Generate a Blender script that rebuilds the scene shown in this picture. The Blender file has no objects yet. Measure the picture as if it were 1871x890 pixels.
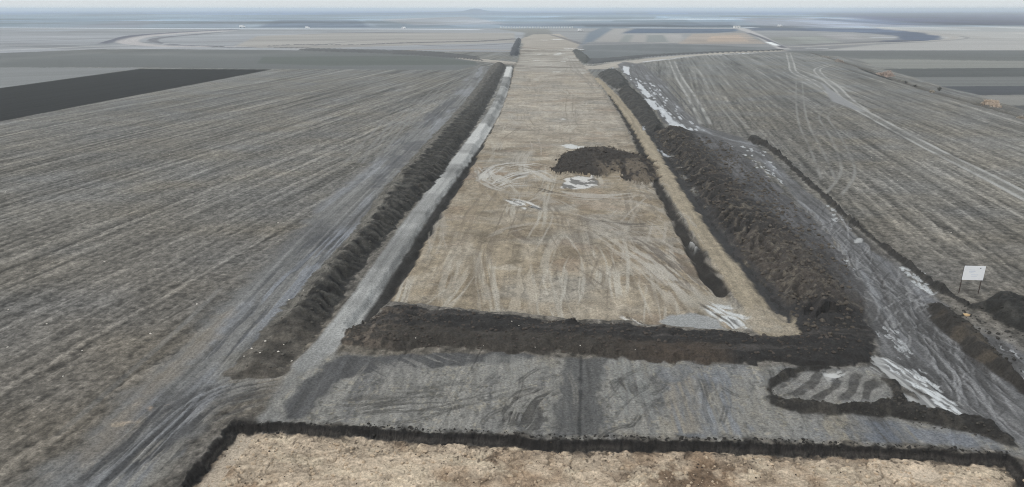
import bpy, math, random
import numpy as np

random.seed(7)
RNG = np.random.default_rng(11)

# ------------------------------------------------------------------ camera
CAM_H = 27.0                                   # drone height above the fields
FOC = 1263.0 / 1871.0                          # focal length in frame widths
PITCH = math.atan((445.0 - 16.0) / 1263.0)     # below the horizon
scene = bpy.context.scene
col = scene.collection
cam_d = bpy.data.cameras.new('camera')
cam_d.sensor_width = 36.0
cam_d.lens = 36.0 * FOC
cam_d.clip_start = 0.5
cam_d.clip_end = 90000.0
cam = bpy.data.objects.new('camera', cam_d)
cam.location = (0, 0, CAM_H)
cam.rotation_euler = (math.pi / 2 - PITCH, 0, 0)
col.objects.link(cam)
scene.camera = cam

# ------------------------------------------------------------------ sky, sun, exposure
SUN_EL, SUN_AZ = math.radians(42), math.radians(-118)    # azimuth from +Y towards +X
world = bpy.data.worlds.new('World')
scene.world = world
world.use_nodes = True
wn, wl = world.node_tree.nodes, world.node_tree.links
wn.clear()
sky = wn.new('ShaderNodeTexSky')
sky.sky_type = 'NISHITA'
sky.sun_disc = False
sky.sun_elevation = SUN_EL
sky.sun_rotation = SUN_AZ
sky.air_density = 1.0
sky.dust_density = 3.0
sky.ozone_density = 1.0
hsv = wn.new('ShaderNodeHueSaturation')
hsv.inputs['Saturation'].default_value = 0.30           # a closed, pale overcast
bg = wn.new('ShaderNodeBackground')
bg.inputs['Strength'].default_value = 0.15
wo = wn.new('ShaderNodeOutputWorld')
deck = wn.new('ShaderNodeMix')                          # even cloud deck over the clear-sky model
deck.data_type = 'RGBA'
deck.inputs['Factor'].default_value = 0.78
deck.inputs['B'].default_value = (5.5, 5.78, 5.95, 1.0)
wl.new(sky.outputs[0], hsv.inputs['Color'])
wl.new(hsv.outputs[0], deck.inputs['A'])
wl.new(deck.outputs['Result'], bg.inputs['Color'])
wl.new(bg.outputs[0], wo.inputs['Surface'])

sun_d = bpy.data.lights.new('sun', 'SUN')
sun_d.energy = 1.0
sun_d.angle = math.radians(12)
sun_d.color = (1.0, 0.96, 0.90)
sun = bpy.data.objects.new('sun', sun_d)
sun.rotation_euler = (math.pi / 2 - SUN_EL, 0, -SUN_AZ + math.pi)
col.objects.link(sun)

vs = scene.view_settings
vs.view_transform = 'Standard'
vs.look = 'None'
vs.exposure = 0.09
vs.gamma = 1.0
vs.use_curve_mapping = False
scene.cycles.volume_bounces = 2
scene.cycles.max_bounces = 6
scene.cycles.use_denoising = True
scene.cycles.denoising_prefilter = 'NONE'
scene.cycles.filter_width = 1.1

# ------------------------------------------------------------------ helpers
def lin(r, g, b):
    c = np.array([r, g, b], np.float32) / 255.0
    return np.where(c <= 0.04045, c / 12.92, ((c + 0.055) / 1.055) ** 2.4).astype(np.float32)

SP, CP = math.sin(PITCH), math.cos(PITCH)

def at(px, py, h=0.0):
    """survey point: where the line of sight through a spot of the photograph meets height h"""
    u, v = (px - 935.5) / 1263.0, (445.0 - py) / 1263.0
    t = (h - CAM_H) / (-SP + v * CP)
    return np.array([u * t, (CP + v * SP) * t])

def pts(px_list, h=0.0):
    return np.array([at(x, y, h) for x, y in px_list], np.float32)

def smooth(p, n=4, closed=False):
    p = np.asarray(p, np.float32)
    k = len(p)
    out = []
    rng = range(k) if closed else range(k - 1)
    for i in rng:
        if closed:
            a, b, c, d = p[(i - 1) % k], p[i], p[(i + 1) % k], p[(i + 2) % k]
        else:
            a, b, c, d = p[max(i - 1, 0)], p[i], p[i + 1], p[min(i + 2, k - 1)]
        for j in range(n):
            t = j / n
            out.append(0.5 * (2 * b + (c - a) * t + (2 * a - 5 * b + 4 * c - d) * t * t + (3 * b - a - 3 * c + d) * t ** 3))
    if not closed:
        out.append(p[-1])
    return np.array(out, np.float32)

def ss(x, a, b):
    t = np.clip((x - a) / (b - a), 0, 1)
    return t * t * (3 - 2 * t)

TAB = RNG.random((512, 512)).astype(np.float32)

def vnoise(x, y):
    xi = np.floor(x); yi = np.floor(y)
    fx = (x - xi).astype(np.float32); fy = (y - yi).astype(np.float32)
    xi = xi.astype(np.int64) & 511; yi = yi.astype(np.int64) & 511
    x1 = (xi + 1) & 511; y1 = (yi + 1) & 511
    fx = fx * fx * (3 - 2 * fx); fy = fy * fy * (3 - 2 * fy)
    a = TAB[xi, yi]; b = TAB[x1, yi]; c = TAB[xi, y1]; d = TAB[x1, y1]
    return (a + (b - a) * fx) * (1 - fy) + (c + (d - c) * fx) * fy

def fbm(x, y, lx, ly=None, octaves=3, foot=None, seed=0, gain=0.55):
    """value noise in -1..1, wavelengths lx, ly; octaves finer than the local mesh spacing fade out"""
    ly = lx if ly is None else ly
    tot = 0.0; amp = 1.0; norm = 0.0
    for o in range(octaves):
        n = vnoise(x / lx + seed * 17.3 + o * 5.1, y / ly + seed * 9.7 + o * 11.3) * 2 - 1
        w = amp
        if foot is not None:
            w = amp * ss(min(lx, ly) / (foot + 1e-6), 0.35, 1.1)
        tot = tot + n * w
        norm += amp
        amp *= gain; lx *= 0.5; ly *= 0.5
    return (tot / norm * 1.7).astype(np.float32)

# ------------------------------------------------------------------ the land: one continuous survey grid, finer near the road works
D_MAX = math.radians(43.0)
rings_delta = np.concatenate([np.linspace(math.radians(40.5), math.radians(14.0), 600), np.linspace(math.radians(13.96), math.radians(3.0), 480), np.linspace(math.radians(2.98), math.radians(0.45), 190),
                              np.radians(np.geomspace(0.44, 0.062, 30))])
R = CAM_H / np.tan(rings_delta)
R = np.concatenate([np.linspace(0.5, R[0] - 1.0, 14), R]).astype(np.float64)
az_in = np.radians(np.linspace(-44.0, 44.0, 1700))
az_out = np.radians(np.linspace(44.0, 316.0, 74)[1:-1])
AZ = np.concatenate([az_in, az_out])
NR, NA = len(R), len(AZ)
RR, AA = np.meshgrid(R, AZ, indexing='ij')
X = (RR * np.sin(AA)).astype(np.float32).ravel()
Y = (RR * np.cos(AA)).astype(np.float32).ravel()
dR = np.gradient(R)
FOOT = np.repeat((dR * 0.75).astype(np.float32), NA)
DIST = RR.astype(np.float32).ravel()
N = X.size
Z = np.zeros(N, np.float32)
C = np.zeros((N, 3), np.float32)
ROUGH = np.full(N, 0.95, np.float32)
GRAIN = np.full(N, 1.0, np.float32)      # how cloddy the fine surface is
REG = np.zeros(N, np.int16)
FA = AA.ravel()
REGIONS = {}

BETA = 2.3e-4
AIR = lin(174, 185, 193)

def far(rgb, dist):
    """albedo of a distant field, allowing for the air in front of it"""
    T = math.exp(-BETA * dist)
    c = (lin(*rgb) - AIR * (1 - T)) / T
    return np.clip(c, 0.008 if dist < 600 else 0.03, 0.8).astype(np.float32)

def near_idx(p, pad):
    lo = p.min(0) - pad; hi = p.max(0) + pad
    return np.nonzero((X > lo[0]) & (X < hi[0]) & (Y > lo[1]) & (Y < hi[1]))[0]

def sdf(p, i):
    """signed distance to polygon p, positive inside"""
    x, y = X[i], Y[i]
    d = np.full(x.size, 1e12, np.float32)
    ins = np.zeros(x.size, bool)
    for k in range(len(p)):
        ax, ay = p[k - 1]; bx, by = p[k]
        ex, ey = bx - ax, by - ay
        wx, wy = x - ax, y - ay
        t = np.clip((wx * ex + wy * ey) / (ex * ex + ey * ey + 1e-9), 0, 1)
        d = np.minimum(d, (wx - ex * t) ** 2 + (wy - ey * t) ** 2)
        if ay != by:
            ins ^= ((ay > y) != (by > y)) & (x < (bx - ax) * (y - ay) / (by - ay) + ax)
    d = np.sqrt(d)
    return np.where(ins, d, -d)

def along(p, i):
    """distance along polyline p and signed offset from it (positive to the right)"""
    x, y = X[i], Y[i]
    best = np.full(x.size, 1e12, np.float32)
    s = np.zeros(x.size, np.float32); o = np.zeros(x.size, np.float32)
    acc = 0.0
    for k in range(len(p) - 1):
        ax, ay = p[k]; bx, by = p[k + 1]
        ex, ey = bx - ax, by - ay
        L = math.hypot(ex, ey) + 1e-9
        wx, wy = x - ax, y - ay
        t = np.clip((wx * ex + wy * ey) / (L * L), 0, 1)
        d2 = (wx - ex * t) ** 2 + (wy - ey * t) ** 2
        m = d2 < best
        best = np.where(m, d2, best)
        s = np.where(m, acc + t * L, s)
        sg = np.where(wx * ey - wy * ex > 0, 1.0, -1.0)
        o = np.where(m, np.sqrt(d2) * sg, o)
        acc += L
    return s, o

def tint(i, m, rgb):
    """lay a soil colour (one, or one per point) over points i with weight m"""
    C[i] += (rgb - C[i]) * m[:, None]

def area(px, soft=0.3, jit=0.0, jl=2.0, pad=None, sm=False, h=0.0, world=False, seed=3):
    p = np.asarray(px, np.float32) if world else pts(px, h)
    if sm:
        p = smooth(p, 4, True)
    pad = (soft + jit * 2 + 1.0) if pad is None else pad
    i = near_idx(p, pad)
    d = sdf(p, i)
    if jit:
        d = d + fbm(X[i], Y[i], jl, None, 3, None, seed) * jit
    return i, d, ss(d, -soft, soft)

# the land's own coordinates: furrows run 11 degrees to the right of the view, the motorway 3 degrees
fdir = at(1200, 40) - at(1200, 300); fang = math.atan2(at(1200, 17.5)[0], at(1200, 17.5)[1])
FS = X * math.sin(fang) + Y * math.cos(fang); FT = X * math.cos(fang) - Y * math.sin(fang)
rang = math.atan2(at(998, 17.5)[0], at(998, 17.5)[1])
RS = X * math.sin(rang) + Y * math.cos(rang); RT = X * math.cos(rang) - Y * math.sin(rang)

# ---------------- fields
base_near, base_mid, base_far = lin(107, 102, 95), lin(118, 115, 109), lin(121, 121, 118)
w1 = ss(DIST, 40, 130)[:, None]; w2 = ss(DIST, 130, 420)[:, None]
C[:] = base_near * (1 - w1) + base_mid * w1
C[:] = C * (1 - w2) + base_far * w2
inner = np.nonzero((DIST < 700) & (np.abs(np.where(FA > math.pi, FA - 2 * math.pi, FA)) < 0.8))[0]
x, y, fs, ft, fo = X[inner], Y[inner], FS[inner], FT[inner], FOOT[inner]
warp = fbm(x, y, 90, None, 2, None, 5) * 0.3
ftw = ft + warp
rows = fbm(fs, ftw, 40, 0.8, 3, fo * 0.36, 1)                # single drill rows
pass_ = fbm(fs, ftw, 70, 3.2, 2, fo * 0.40, 2)                # machine passes
broad = fbm(fs, ftw, 160, 14, 2, None, 3)
patch = fbm(x, y, 45, None, 3, None, 4)
gr = fbm(x, y, 0.42, None, 2, fo * 0.8, 6)
gr2 = fbm(fs, ft, 5.0, 0.8, 3, fo * 0.6, 13)
v = 1 + 0.30 * rows + 0.10 * pass_ + 0.08 * broad + 0.05 * patch + 0.32 * gr + 0.17 * gr2
dk = ss(fbm(fs, ftw, 40, 1.1, 2, fo * 0.45, 8) + 0.3 * gr2, 0.50, 0.9)
v *= 1 - 0.33 * dk
lt = ss(fbm(fs, ftw, 90, 1.3, 2, fo * 0.4, 9) + 0.30 * gr2, 0.52, 0.9)
v *= 1 + 0.34 * lt
rl = 1 - np.abs(fbm(fs, ftw, 70, 1.7, 2, fo * 0.35, 14))
thin = ss(rl, 0.88, 0.98) * ss(fbm(fs, ft, 22, 5, 2, fo * .3, 15) + 0.3 * gr2, 0.0, 0.5)
rl2 = 1 - np.abs(fbm(fs, ftw, 80, 2.3, 2, fo * 0.35, 16))
thin2 = ss(rl2, 0.90, 0.98) * ss(fbm(fs, ft, 26, 6, 2, fo * .3, 17) + 0.3 * gr2, 0.1, 0.6)
v *= (1 - 0.38 * thin) * (1 + 0.28 * thin2)
Z[inner] -= 0.05 * thin
gs = fbm(x, y, 0.30, None, 2, fo * 0.7, 18); gs2 = fbm(fs, ft, 0.9, 0.35, 2, fo * .7, 19)
v *= 1 + 0.34 * ss(gs, 0.35, 0.9) - 0.28 * ss(-gs, 0.35, 0.9) + 0.16 * gs2
C[inner] *= np.clip(v, 0.30, 2.2)[:, None]
hue = fbm(x, y, 12, 8, 2, None, 12)
C[inner] *= (1 + np.stack([0.025 * hue, 0 * hue, -0.045 * hue], 1))
Z[inner] += 0.025 * rows + 0.03 * pass_ + 0.03 * gr + 0.03 * gr2
outer = np.nonzero(DIST >= 700)[0]
C[outer] *= (1 + 0.10 * fbm(X[outer], Y[outer], 420, 160, 3, FOOT[outer] * 0.3, 7))[:, None]

# ---------------- patchwork of the far fields
def field(px, rgb, streak=0.10, soft_px=0.5, jit=0.0, ang=None, lam=(220, 14), region=None, h=0.0):
    p = pts(px, h)
    dist = float(np.hypot(*p.mean(0)))
    soft = max(0.6, soft_px * dist * dist / (CAM_H * 1263.0) * 0.35)
    i, d, m = area(p, soft, jit, 20, world=True)
    if not i.size:
        return i, m
    c = np.broadcast_to(far(rgb, dist), (i.size, 3)).copy()
    a = fang if ang is None else ang
    s = X[i] * math.sin(a) + Y[i] * math.cos(a); t = X[i] * math.cos(a) - Y[i] * math.sin(a)
    n = fbm(s, t, lam[0], lam[1], 3, FOOT[i] * 0.35, int(px[0][0]) % 97)
    n2 = fbm(s, t, lam[0] * 2, lam[1] * 4, 2, FOOT[i] * 0.2, int(px[0][0]) % 89 + 3)
    c *= np.clip(1 + streak * n + streak * 0.8 * n2, 0.4, 1.8)[:, None]
    tint(i, m, c)
    if region is not None:
        REG[i[m > 0.5]] = region
    return i, m

XR = math.pi / 2        # strips running across the view
field([(-900, 19), (2800, 19), (2800, 27), (-900, 27)], (158, 174, 186), 0.10, ang=XR, lam=(2500, 250))
field([(-900, 27), (2800, 27), (2800, 40), (-900, 40)], (146, 160, 172), 0.22, ang=XR, lam=(1600, 120))
field([(-900, 40), (2800, 40), (2800, 52), (-900, 52)], (138, 150, 161), 0.16, ang=XR, lam=(900, 60))
field([(-500, 52), (900, 52), (960, 60), (940, 95), (560, 92), (0, 97), (-700, 97)], (148, 152, 157), 0.16, ang=XR - 0.25, lam=(400, 16))
field([(1000, 52), (2400, 48), (2600, 97), (1400, 95), (1060, 112)], (143, 146, 149), 0.14, ang=XR + 0.2, lam=(300, 16))
field([(-400, 43), (45, 42), (40, 47), (-400, 48)], (132, 146, 156), 0.05)
field([(470, 50), (505, 37), (655, 37), (680, 50)], (119, 131, 145), 0.07)
field([(330, 50), (395, 37), (470, 37), (425, 50)], (140, 151, 163), 0.10)
field([(690, 50), (665, 37), (770, 40), (850, 50)], (128, 140, 151), 0.08)
field([(120, 50), (230, 38), (300, 38), (250, 50)], (142, 150, 160), 0.1)
field([(690, 36), (850, 30), (930, 44), (760, 46)], (153, 160, 168), 0.12)
field([(900, 44), (1340, 40), (1340, 48), (930, 49)], (126, 137, 149), 0.10, ang=XR)
field([(1030, 36), (1340, 33), (1600, 33), (1600, 35), (1340, 36), (1040, 39)], (168, 178, 186), 0.05)
field([(1340, 33), (1480, 32), (1700, 48), (1400, 50)], (150, 157, 167), 0.12)
field([(1500, 33), (1700, 45), (1640, 46), (1480, 36)], (128, 138, 152), 0.10)
field([(1480, 24), (2400, 21), (2400, 47), (1700, 46), (1560, 36)], (132, 147, 163), 0.10, ang=XR, lam=(1200, 90))
field([(1590, 49), (2400, 47), (2500, 92), (1500, 92), (1600, 82), (1730, 74), (1690, 60)], (168, 169, 169), 0.07, ang=XR, lam=(260, 10))
field([(1085, 76), (1115, 53), (1147, 53), (1135, 63), (1245, 63), (1250, 79)], (160, 160, 160), 0.10, lam=(300, 40))
field([(1130, 77), (1142, 64), (1158, 64), (1150, 77)], (140, 145, 146), 0.05)
field([(1180, 77), (1182, 64), (1212, 64), (1222, 77)], (138, 143, 144), 0.05)
field([(1240, 80), (1265, 62), (1360, 60), (1400, 80)], (158, 152, 147), 0.14, ang=XR, lam=(90, 12))
field([(1290, 76), (1300, 66), (1350, 64), (1370, 76)], (172, 160, 150), 0.08)
field([(1075, 60), (1100, 50), (1120, 53), (1083, 76), (1062, 82)], (120, 130, 140), 0.08)
field([(1137, 61), (1160, 52), (1345, 53), (1350, 57), (1310, 60)], (104, 117, 133), 0.10, ang=XR, lam=(200, 20))
field([(1366, 51), (1600, 52), (1690, 61), (1722, 69), (1700, 75), (1600, 77), (1640, 71), (1650, 66), (1560, 59), (1450, 56), (1370, 56)], (103, 113, 128), 0.14, ang=XR, lam=(120, 14), jit=6)
field([(1480, 66), (1560, 62), (1640, 66), (1560, 71)], (150, 152, 155), 0.1)
field([(1590, 68), (1640, 67), (1640, 69.5), (1590, 70)], (172, 176, 180), 0.05)
field([(1058, 108), (1066, 83), (1230, 80), (1420, 88), (1300, 96), (1180, 103), (1100, 113), (1070, 116)], (118, 123, 126), 0.08)
field([(1370, 70), (1500, 66), (1540, 78), (1440, 82)], (144, 148, 147), 0.1)
# green-grey field to the left behind the dark plough land, pale strip, right-hand strips
FIELD_DARK, FIELD_PALE = 20, 21
field([(-500, 108), (0, 97), (200, 89), (560, 92), (780, 98), (868, 112), (876, 118), (840, 128), (497, 126), (260, 123), (-500, 123)], (113, 117, 118), 0.06, ang=XR, lam=(120, 10))
field([(480, 104), (760, 102), (868, 113), (872, 118), (600, 120), (470, 116)], (104, 110, 108), 0.05, ang=XR, lam=(120, 10))
field([(-500, 122), (260, 124), (0, 161), (-500, 240)], (138, 141, 142), 0.07, ang=XR - 0.5, lam=(90, 6))
field([(1420, 93), (1871, 92), (2500, 92), (2600, 112), (1871, 111), (1572, 107), (1510, 101)], (116, 120, 121), 0.06, ang=XR, lam=(160, 8))
field([(1568, 108), (1871, 112), (2600, 112), (2600, 125), (1871, 124), (1650, 125), (1600, 122)], (139, 141, 138), 0.10, ang=XR, lam=(160, 5))
field([(1610, 126), (1871, 124), (2600, 125), (2700, 141), (1871, 140), (1670, 141)], (99, 103, 104), 0.10, ang=XR, lam=(160, 5))
field([(1668, 141), (1871, 140), (2700, 141), (2800, 158), (1871, 157), (1720, 158)], (119, 122, 122), 0.10, ang=XR, lam=(120, 4))
field([(1718, 158), (1871, 157), (2800, 158), (2900, 175), (1871, 173), (1790, 174)], (88, 92, 97), 0.10, ang=XR, lam=(120, 4))
field([(1786, 175), (1871, 174), (2900, 175), (2900, 194), (1871, 192), (1850, 194)], (140, 140, 137), 0.08, ang=XR, lam=(120, 4))
field([(1848, 193), (2900, 194), (2900, 330), (1900, 212)], (92, 94, 95), 0.08, ang=XR, lam=(120, 4))
DARK_FIELD = [(-500, 236), (0, 161), (255, 126), (497, 127), (0, 222), (-500, 326)]
i, m = field(DARK_FIELD, (40, 45, 55), 0.05, lam=(150, 2.5), region=FIELD_DARK)
GRAIN[i] *= 1 - 0.6 * m
REGIONS[FIELD_DARK] = dict(name='ploughed_field', kind='structure')

# ---------------- linear features on the far plain
def band(px, width, rgb, soft=None, lift=0.0, sm=True, streak=0.12, along_l=30, cross_l=1.5, m_scale=1.0, region=None, jit=0.0, rough=None, dehaze=True, seed=0, ends=None):
    """strip of soil along a polyline; width one number or one per point; returns points, weight, s, offset"""
    p0 = pts(px)
    if np.isscalar(width):
        width = [width] * len(px)
    p = smooth(p0, 4) if sm else p0
    wv = np.interp(np.linspace(0, len(px) - 1, len(p)), range(len(px)), width)
    cum = np.concatenate([[0], np.cumsum(np.hypot(*np.diff(p, axis=0).T))])
    wmax = max(width)
    i = near_idx(p, wmax + 3)
    s, o = along(p, i)
    wl_ = np.interp(s, cum, wv) / 2
    if soft is None:
        soft = 0.25
    a = np.abs(o)
    if jit:
        a = a + fbm(X[i], Y[i], 2.2, None, 3, None, 31 + seed) * jit
    m = (1 - ss(a, wl_ - soft, wl_ + soft)) * m_scale
    k = m > 0.002
    i, m, s, o = i[k], m[k], s[k], o[k]
    if not i.size:
        return i, m, s, o, wl_[k]
    dist = float(np.hypot(*p0.mean(0)))
    c = np.broadcast_to(far(rgb, dist) if dehaze else lin(*rgb), (i.size, 3)).copy()
    n = fbm(s, o, along_l, cross_l, 3, FOOT[i] * 0.35, 40 + seed)
    c *= np.clip(1 + streak * n, 0.35, 1.8)[:, None]
    tint(i, m, c)
    if lift:
        Z[i] += m * lift
    if rough is not None:
        ROUGH[i] += (rough - ROUGH[i]) * m
    if region is not None:
        REG[i[m > 0.5]] = region
    return i, m, s, o, wl_[k]

prng = random.Random(21)
def plot(rx, ry, w_, l_, a, rgb):
    """one strip field far out on the plain, laid out in metres"""
    ca_, sa_ = math.cos(a), math.sin(a)
    p = np.array([[rx + u * w_ / 2 * ca_ + v_ * l_ / 2 * sa_, ry - u * w_ / 2 * sa_ + v_ * l_ / 2 * ca_] for u, v_ in ((-1, -1), (1, -1), (1, 1), (-1, 1))], np.float32)
    i = near_idx(p, 20); d = sdf(p, i); m = ss(d, -6, 6)
    n = fbm(X[i] * ca_ - Y[i] * sa_, X[i] * sa_ + Y[i] * ca_, 40, 300, 2, FOOT[i] * .3, 470)
    c = C[i] * rgb[None, :] * (1 + .06 * n)[:, None]
    tint(i, m, c)
for k in range(170):
    r_ = 1150 * (6.0 ** prng.random()); th = prng.uniform(-.78, .78)
    t_ = prng.choice([.62, .72, .8, .88, 1.08, 1.14, 1.2, 1.27]); wm = prng.uniform(-.04, .04)
    plot(r_ * math.sin(th), r_ * math.cos(th), prng.uniform(60, 260) * r_ / 1500, prng.uniform(200, 700) * r_ / 2000, fang + prng.choice([0, 0, math.pi / 2]) + prng.gauss(0, .05), np.array([t_ * (1 + wm), t_, t_ * (1 - wm)], np.float32))
for k in range(60):
    r_ = prng.uniform(450, 1050); th = prng.choice([-1, 1]) * prng.uniform(.16, .75)
    t_ = prng.choice([.86, .9, .94, 1.06, 1.1, 1.16])
    plot(r_ * math.sin(th), r_ * math.cos(th), prng.uniform(8, 40), prng.uniform(60, 240), fang + prng.choice([0, math.pi / 2, -1.2]) + prng.gauss(0, .06), np.array([t_ * 1.01, t_, t_ * .99], np.float32))
FAR_ROAD, CROSS_ROAD, LOOP_ROAD, BED, STRIP_L, STRIP_R, MUD_L, MUD_R, PIT = 1, 2, 3, 4, 5, 6, 7, 8, 9
REGIONS.update({FAR_ROAD: dict(name='country_road', kind='structure'), CROSS_ROAD: dict(name='crossing_track', kind='structure'),
                LOOP_ROAD: dict(name='ramp_earthwork', kind='structure'), BED: dict(name='roadbed', kind='structure'),
                STRIP_L: dict(name='haul_road', kind='structure'), STRIP_R: dict(name='haul_road', kind='structure'),
                MUD_L: dict(name='mud_track', kind='structure'), MUD_R: dict(name='mud_track', kind='structure'),
                PIT: dict(name='excavation', kind='structure')})
band([(-700, 51), (0, 51), (400, 52.5), (690, 53), (860, 54)], 30, (196, 203, 210), 8, region=FAR_ROAD, streak=0.1)
band([(1160, 50.5), (1345, 51), (1370, 50)], 20, (180, 188, 196), 8, region=FAR_ROAD, streak=0.1)
band([(1350, 51), (1380, 62), (1410, 78), (1434, 90)], [14, 9, 9, 8], (172, 172, 173), 1.5, region=FAR_ROAD)
band([(1366, 60), (1395, 70), (1432, 87)], 5, (112, 115, 122), 1.2)
band([(1404, 77), (1420, 83)], 5, (222, 226, 230), 1.5)
band([(600, 58.5), (700, 59.5), (860, 61)], 16, (114, 119, 127), 5)
band([(0, 76), (200, 70), (420, 62)], 8, (126, 131, 136), 3)
band([(0, 86), (160, 82), (300, 77)], 10, (128, 133, 136), 4)
band([(0, 92), (140, 86), (230, 83)], 8, (172, 174, 174), 3)
# left ramp loop
band([(560, 89), (430, 86), (330, 86), (262, 82), (232, 76), (256, 68), (320, 62), (420, 56.5)], [7, 8, 12, 16, 18, 20, 22, 20], (176, 174, 175), 2.5, region=LOOP_ROAD, lift=0.3)
band([(190, 80), (215, 73), (250, 66), (330, 60), (430, 54.5)], [8, 10, 18, 18, 14], (112, 116, 126), 3.0, lift=0.8)
band([(420, 88), (330, 83), (285, 78), (282, 72), (320, 67), (400, 60)], [3, 4, 7, 9, 9, 8], (122, 125, 131), 2.0, lift=0.6)
band([(300, 81), (380, 82), (450, 80)], 3, (196, 198, 200), 1.2)
band([(200, 90), (330, 89.5), (560, 91), (740, 96)], 4, (168, 169, 168), 1.5)
band([(390, 87), (470, 87.5), (560, 89), (700, 92), (790, 95.5), (870, 105)], [2.5, 3, 3.5, 4, 4, 4], (94, 97, 98), 0.8, lift=0.5)
# the left spread of pale stripped land and its broken dark bank
field([(430, 84), (470, 66), (620, 60), (940, 60), (942, 78), (780, 82), (600, 88), (470, 88)], (158, 157, 155), 0.13, ang=XR - 0.2, lam=(160, 10))
band([(490, 85), (560, 82), (640, 83), (720, 80), (800, 78), (880, 76), (940, 72)], [2, 3, 3, 5, 6, 6, 5], (104, 107, 113), 1.3, jit=1.2, lift=0.7)
band([(570, 84), (640, 76), (740, 70)], 3, (128, 131, 134), 1.5)
band([(760, 82), (830, 84), (930, 80)], [7, 8, 8], (128, 130, 134), 2.5)
band([(740, 92), (820, 90), (935, 92)], 6, (160, 152, 142), 2.0)
# right ramp loop
band([(1440, 86), (1500, 84), (1600, 79), (1700, 75), (1745, 69), (1700, 62)], [5, 6, 6, 7, 8, 10], (164, 162, 160), 2.0, region=LOOP_ROAD, lift=0.3)
band([(1460, 83), (1600, 77), (1680, 73.5)], 4, (120, 120, 124), 1.5, lift=0.6)
band([(1640, 79), (1720, 75), (1768, 70), (1755, 66)], [2, 3, 4, 4], (140, 141, 143), 1.3)
band([(1768, 70), (1830, 74), (1900, 76)], 3, (142, 144, 146), 1.5)
band([(1475, 88), (1510, 88.5)], 3, (226, 228, 230), 1.0)
band([(1060, 77), (1200, 80), (1330, 82), (1400, 83)], 4, (156, 157, 158), 1.5)

# ---------------- crossing haul track with its banks
band([(560, 91), (700, 95), (800, 101), (880, 110), (950, 116), (1040, 120), (1090, 124), (1150, 114), (1230, 104), (1330, 97), (1430, 93)],
     [6, 7, 8, 11, 13, 14, 15, 12, 9, 7, 7], (176, 171, 163), 0.9, region=CROSS_ROAD, streak=0.15, along_l=40, cross_l=1.2)

# ---------------- motorway bed: topsoil stripped, pale loess below
BED_PX = [(706, 552), (735, 492), (762, 455), (800, 395), (850, 312), (880, 255), (905, 205), (922, 165), (935, 132), (948, 108), (950, 92),
          (1046, 92), (1062, 118), (1084, 140), (1106, 172), (1138, 222), (1166, 282), (1196, 346), (1236, 412), (1268, 455), (1306, 515), (1336, 560),
          (1400, 604), (1300, 604), (1150, 592), (1060, 587), (980, 580), (860, 570), (800, 563)]
i, d, m = area(BED_PX, 0.25, 0.35, 2.5, pad=4, h=-0.5)
c = np.empty((i.size, 3), np.float32)
x, y, rs, rt, fo = X[i], Y[i], RS[i], RT[i], FOOT[i]
c[:] = lin(152, 140, 121)
wfar = ss(y, 115, 190)[:, None]
c += (lin(168, 160, 148) - c) * wfar
brown = ss(fbm(x, y, 9, 6, 4, fo * 0.3, 50), -0.15, 0.65)
tint_ = lin(132, 119, 101)
wb = brown * 0.75 * (1 - ss(y, 110, 180) * 0.55)
c += (tint_ - c) * wb[:, None]
cloud = ss(fbm(x, y, 18, 10, 4, fo * .3, 48), 0.0, 0.7)
c *= (1 - 0.14 * cloud)[:, None]
blo = ss(fbm(x, y, 5.5, 4, 4, fo * .3, 47), 0.15, 0.75)
c += (lin(186, 178, 164) - c) * (0.5 * blo)[:, None]
blk = ss(fbm(x, y, 4, 2.5, 4, fo * .3, 46), 0.3, 0.9)
c *= (1 - 0.24 * blk)[:, None]
pale = ss(fbm(x, y, 5, 9, 4, fo * 0.3, 51), 0.1, 0.8)
c += (lin(172, 162, 146) - c) * (0.65 * pale)[:, None]
grey = ss(fbm(x, y, 12, 7, 3, fo * 0.3, 56), 0.25, 0.8)
c += (lin(152, 148, 140) - c) * (0.55 * grey)[:, None]
wnear = 1 - ss(y, 70, 95)
st = fbm(rs, rt, 9, 0.55, 3, fo * 0.4, 52)              # scraper streaks along the road
c *= np.clip(1 + (0.07 + 0.13 * wnear) * st, 0.5, 1.6)[:, None]
cr = fbm(rt, rs, 16, 2.2, 3, fo * 0.35, 53)             # faint bands across it
c *= (1 + (0.13 * ss(y, 95, 130)) * cr)[:, None]
rust = ss(fbm(x, y, 7, 5, 3, fo * 0.3, 57), 0.45, 0.9)
c += (lin(150, 130, 112) - c) * (0.35 * rust)[:, None]
c *= np.clip(1 + 0.17 * fbm(x, y, 0.5, None, 2, fo * 0.8, 54) + 0.07 * fbm(x, y, 1.6, None, 2, fo * 0.6, 55), 0.6, 1.5)[:, None]
spk = ss(fbm(x, y, 0.5, None, 2, fo * 0.6, 58) + 0.4 * fbm(x, y, 9, None, 2, None, 49), 0.80, 1.1)
c *= (1 - 0.3 * spk)[:, None]
edge = ss(d, 0.2, 1.6)
c *= (0.80 + 0.20 * edge)[:, None]
Z[i] += (-0.5 - Z[i]) * ss(d, -0.6, 0.4) + 0.03 * fbm(x, y, 3, None, 3, fo * 0.4, 59) * m
tint(i, m, c)
REG[i[m > 0.5]] = BED
GRAIN[i] += (0.7 - GRAIN[i]) * m
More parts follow.
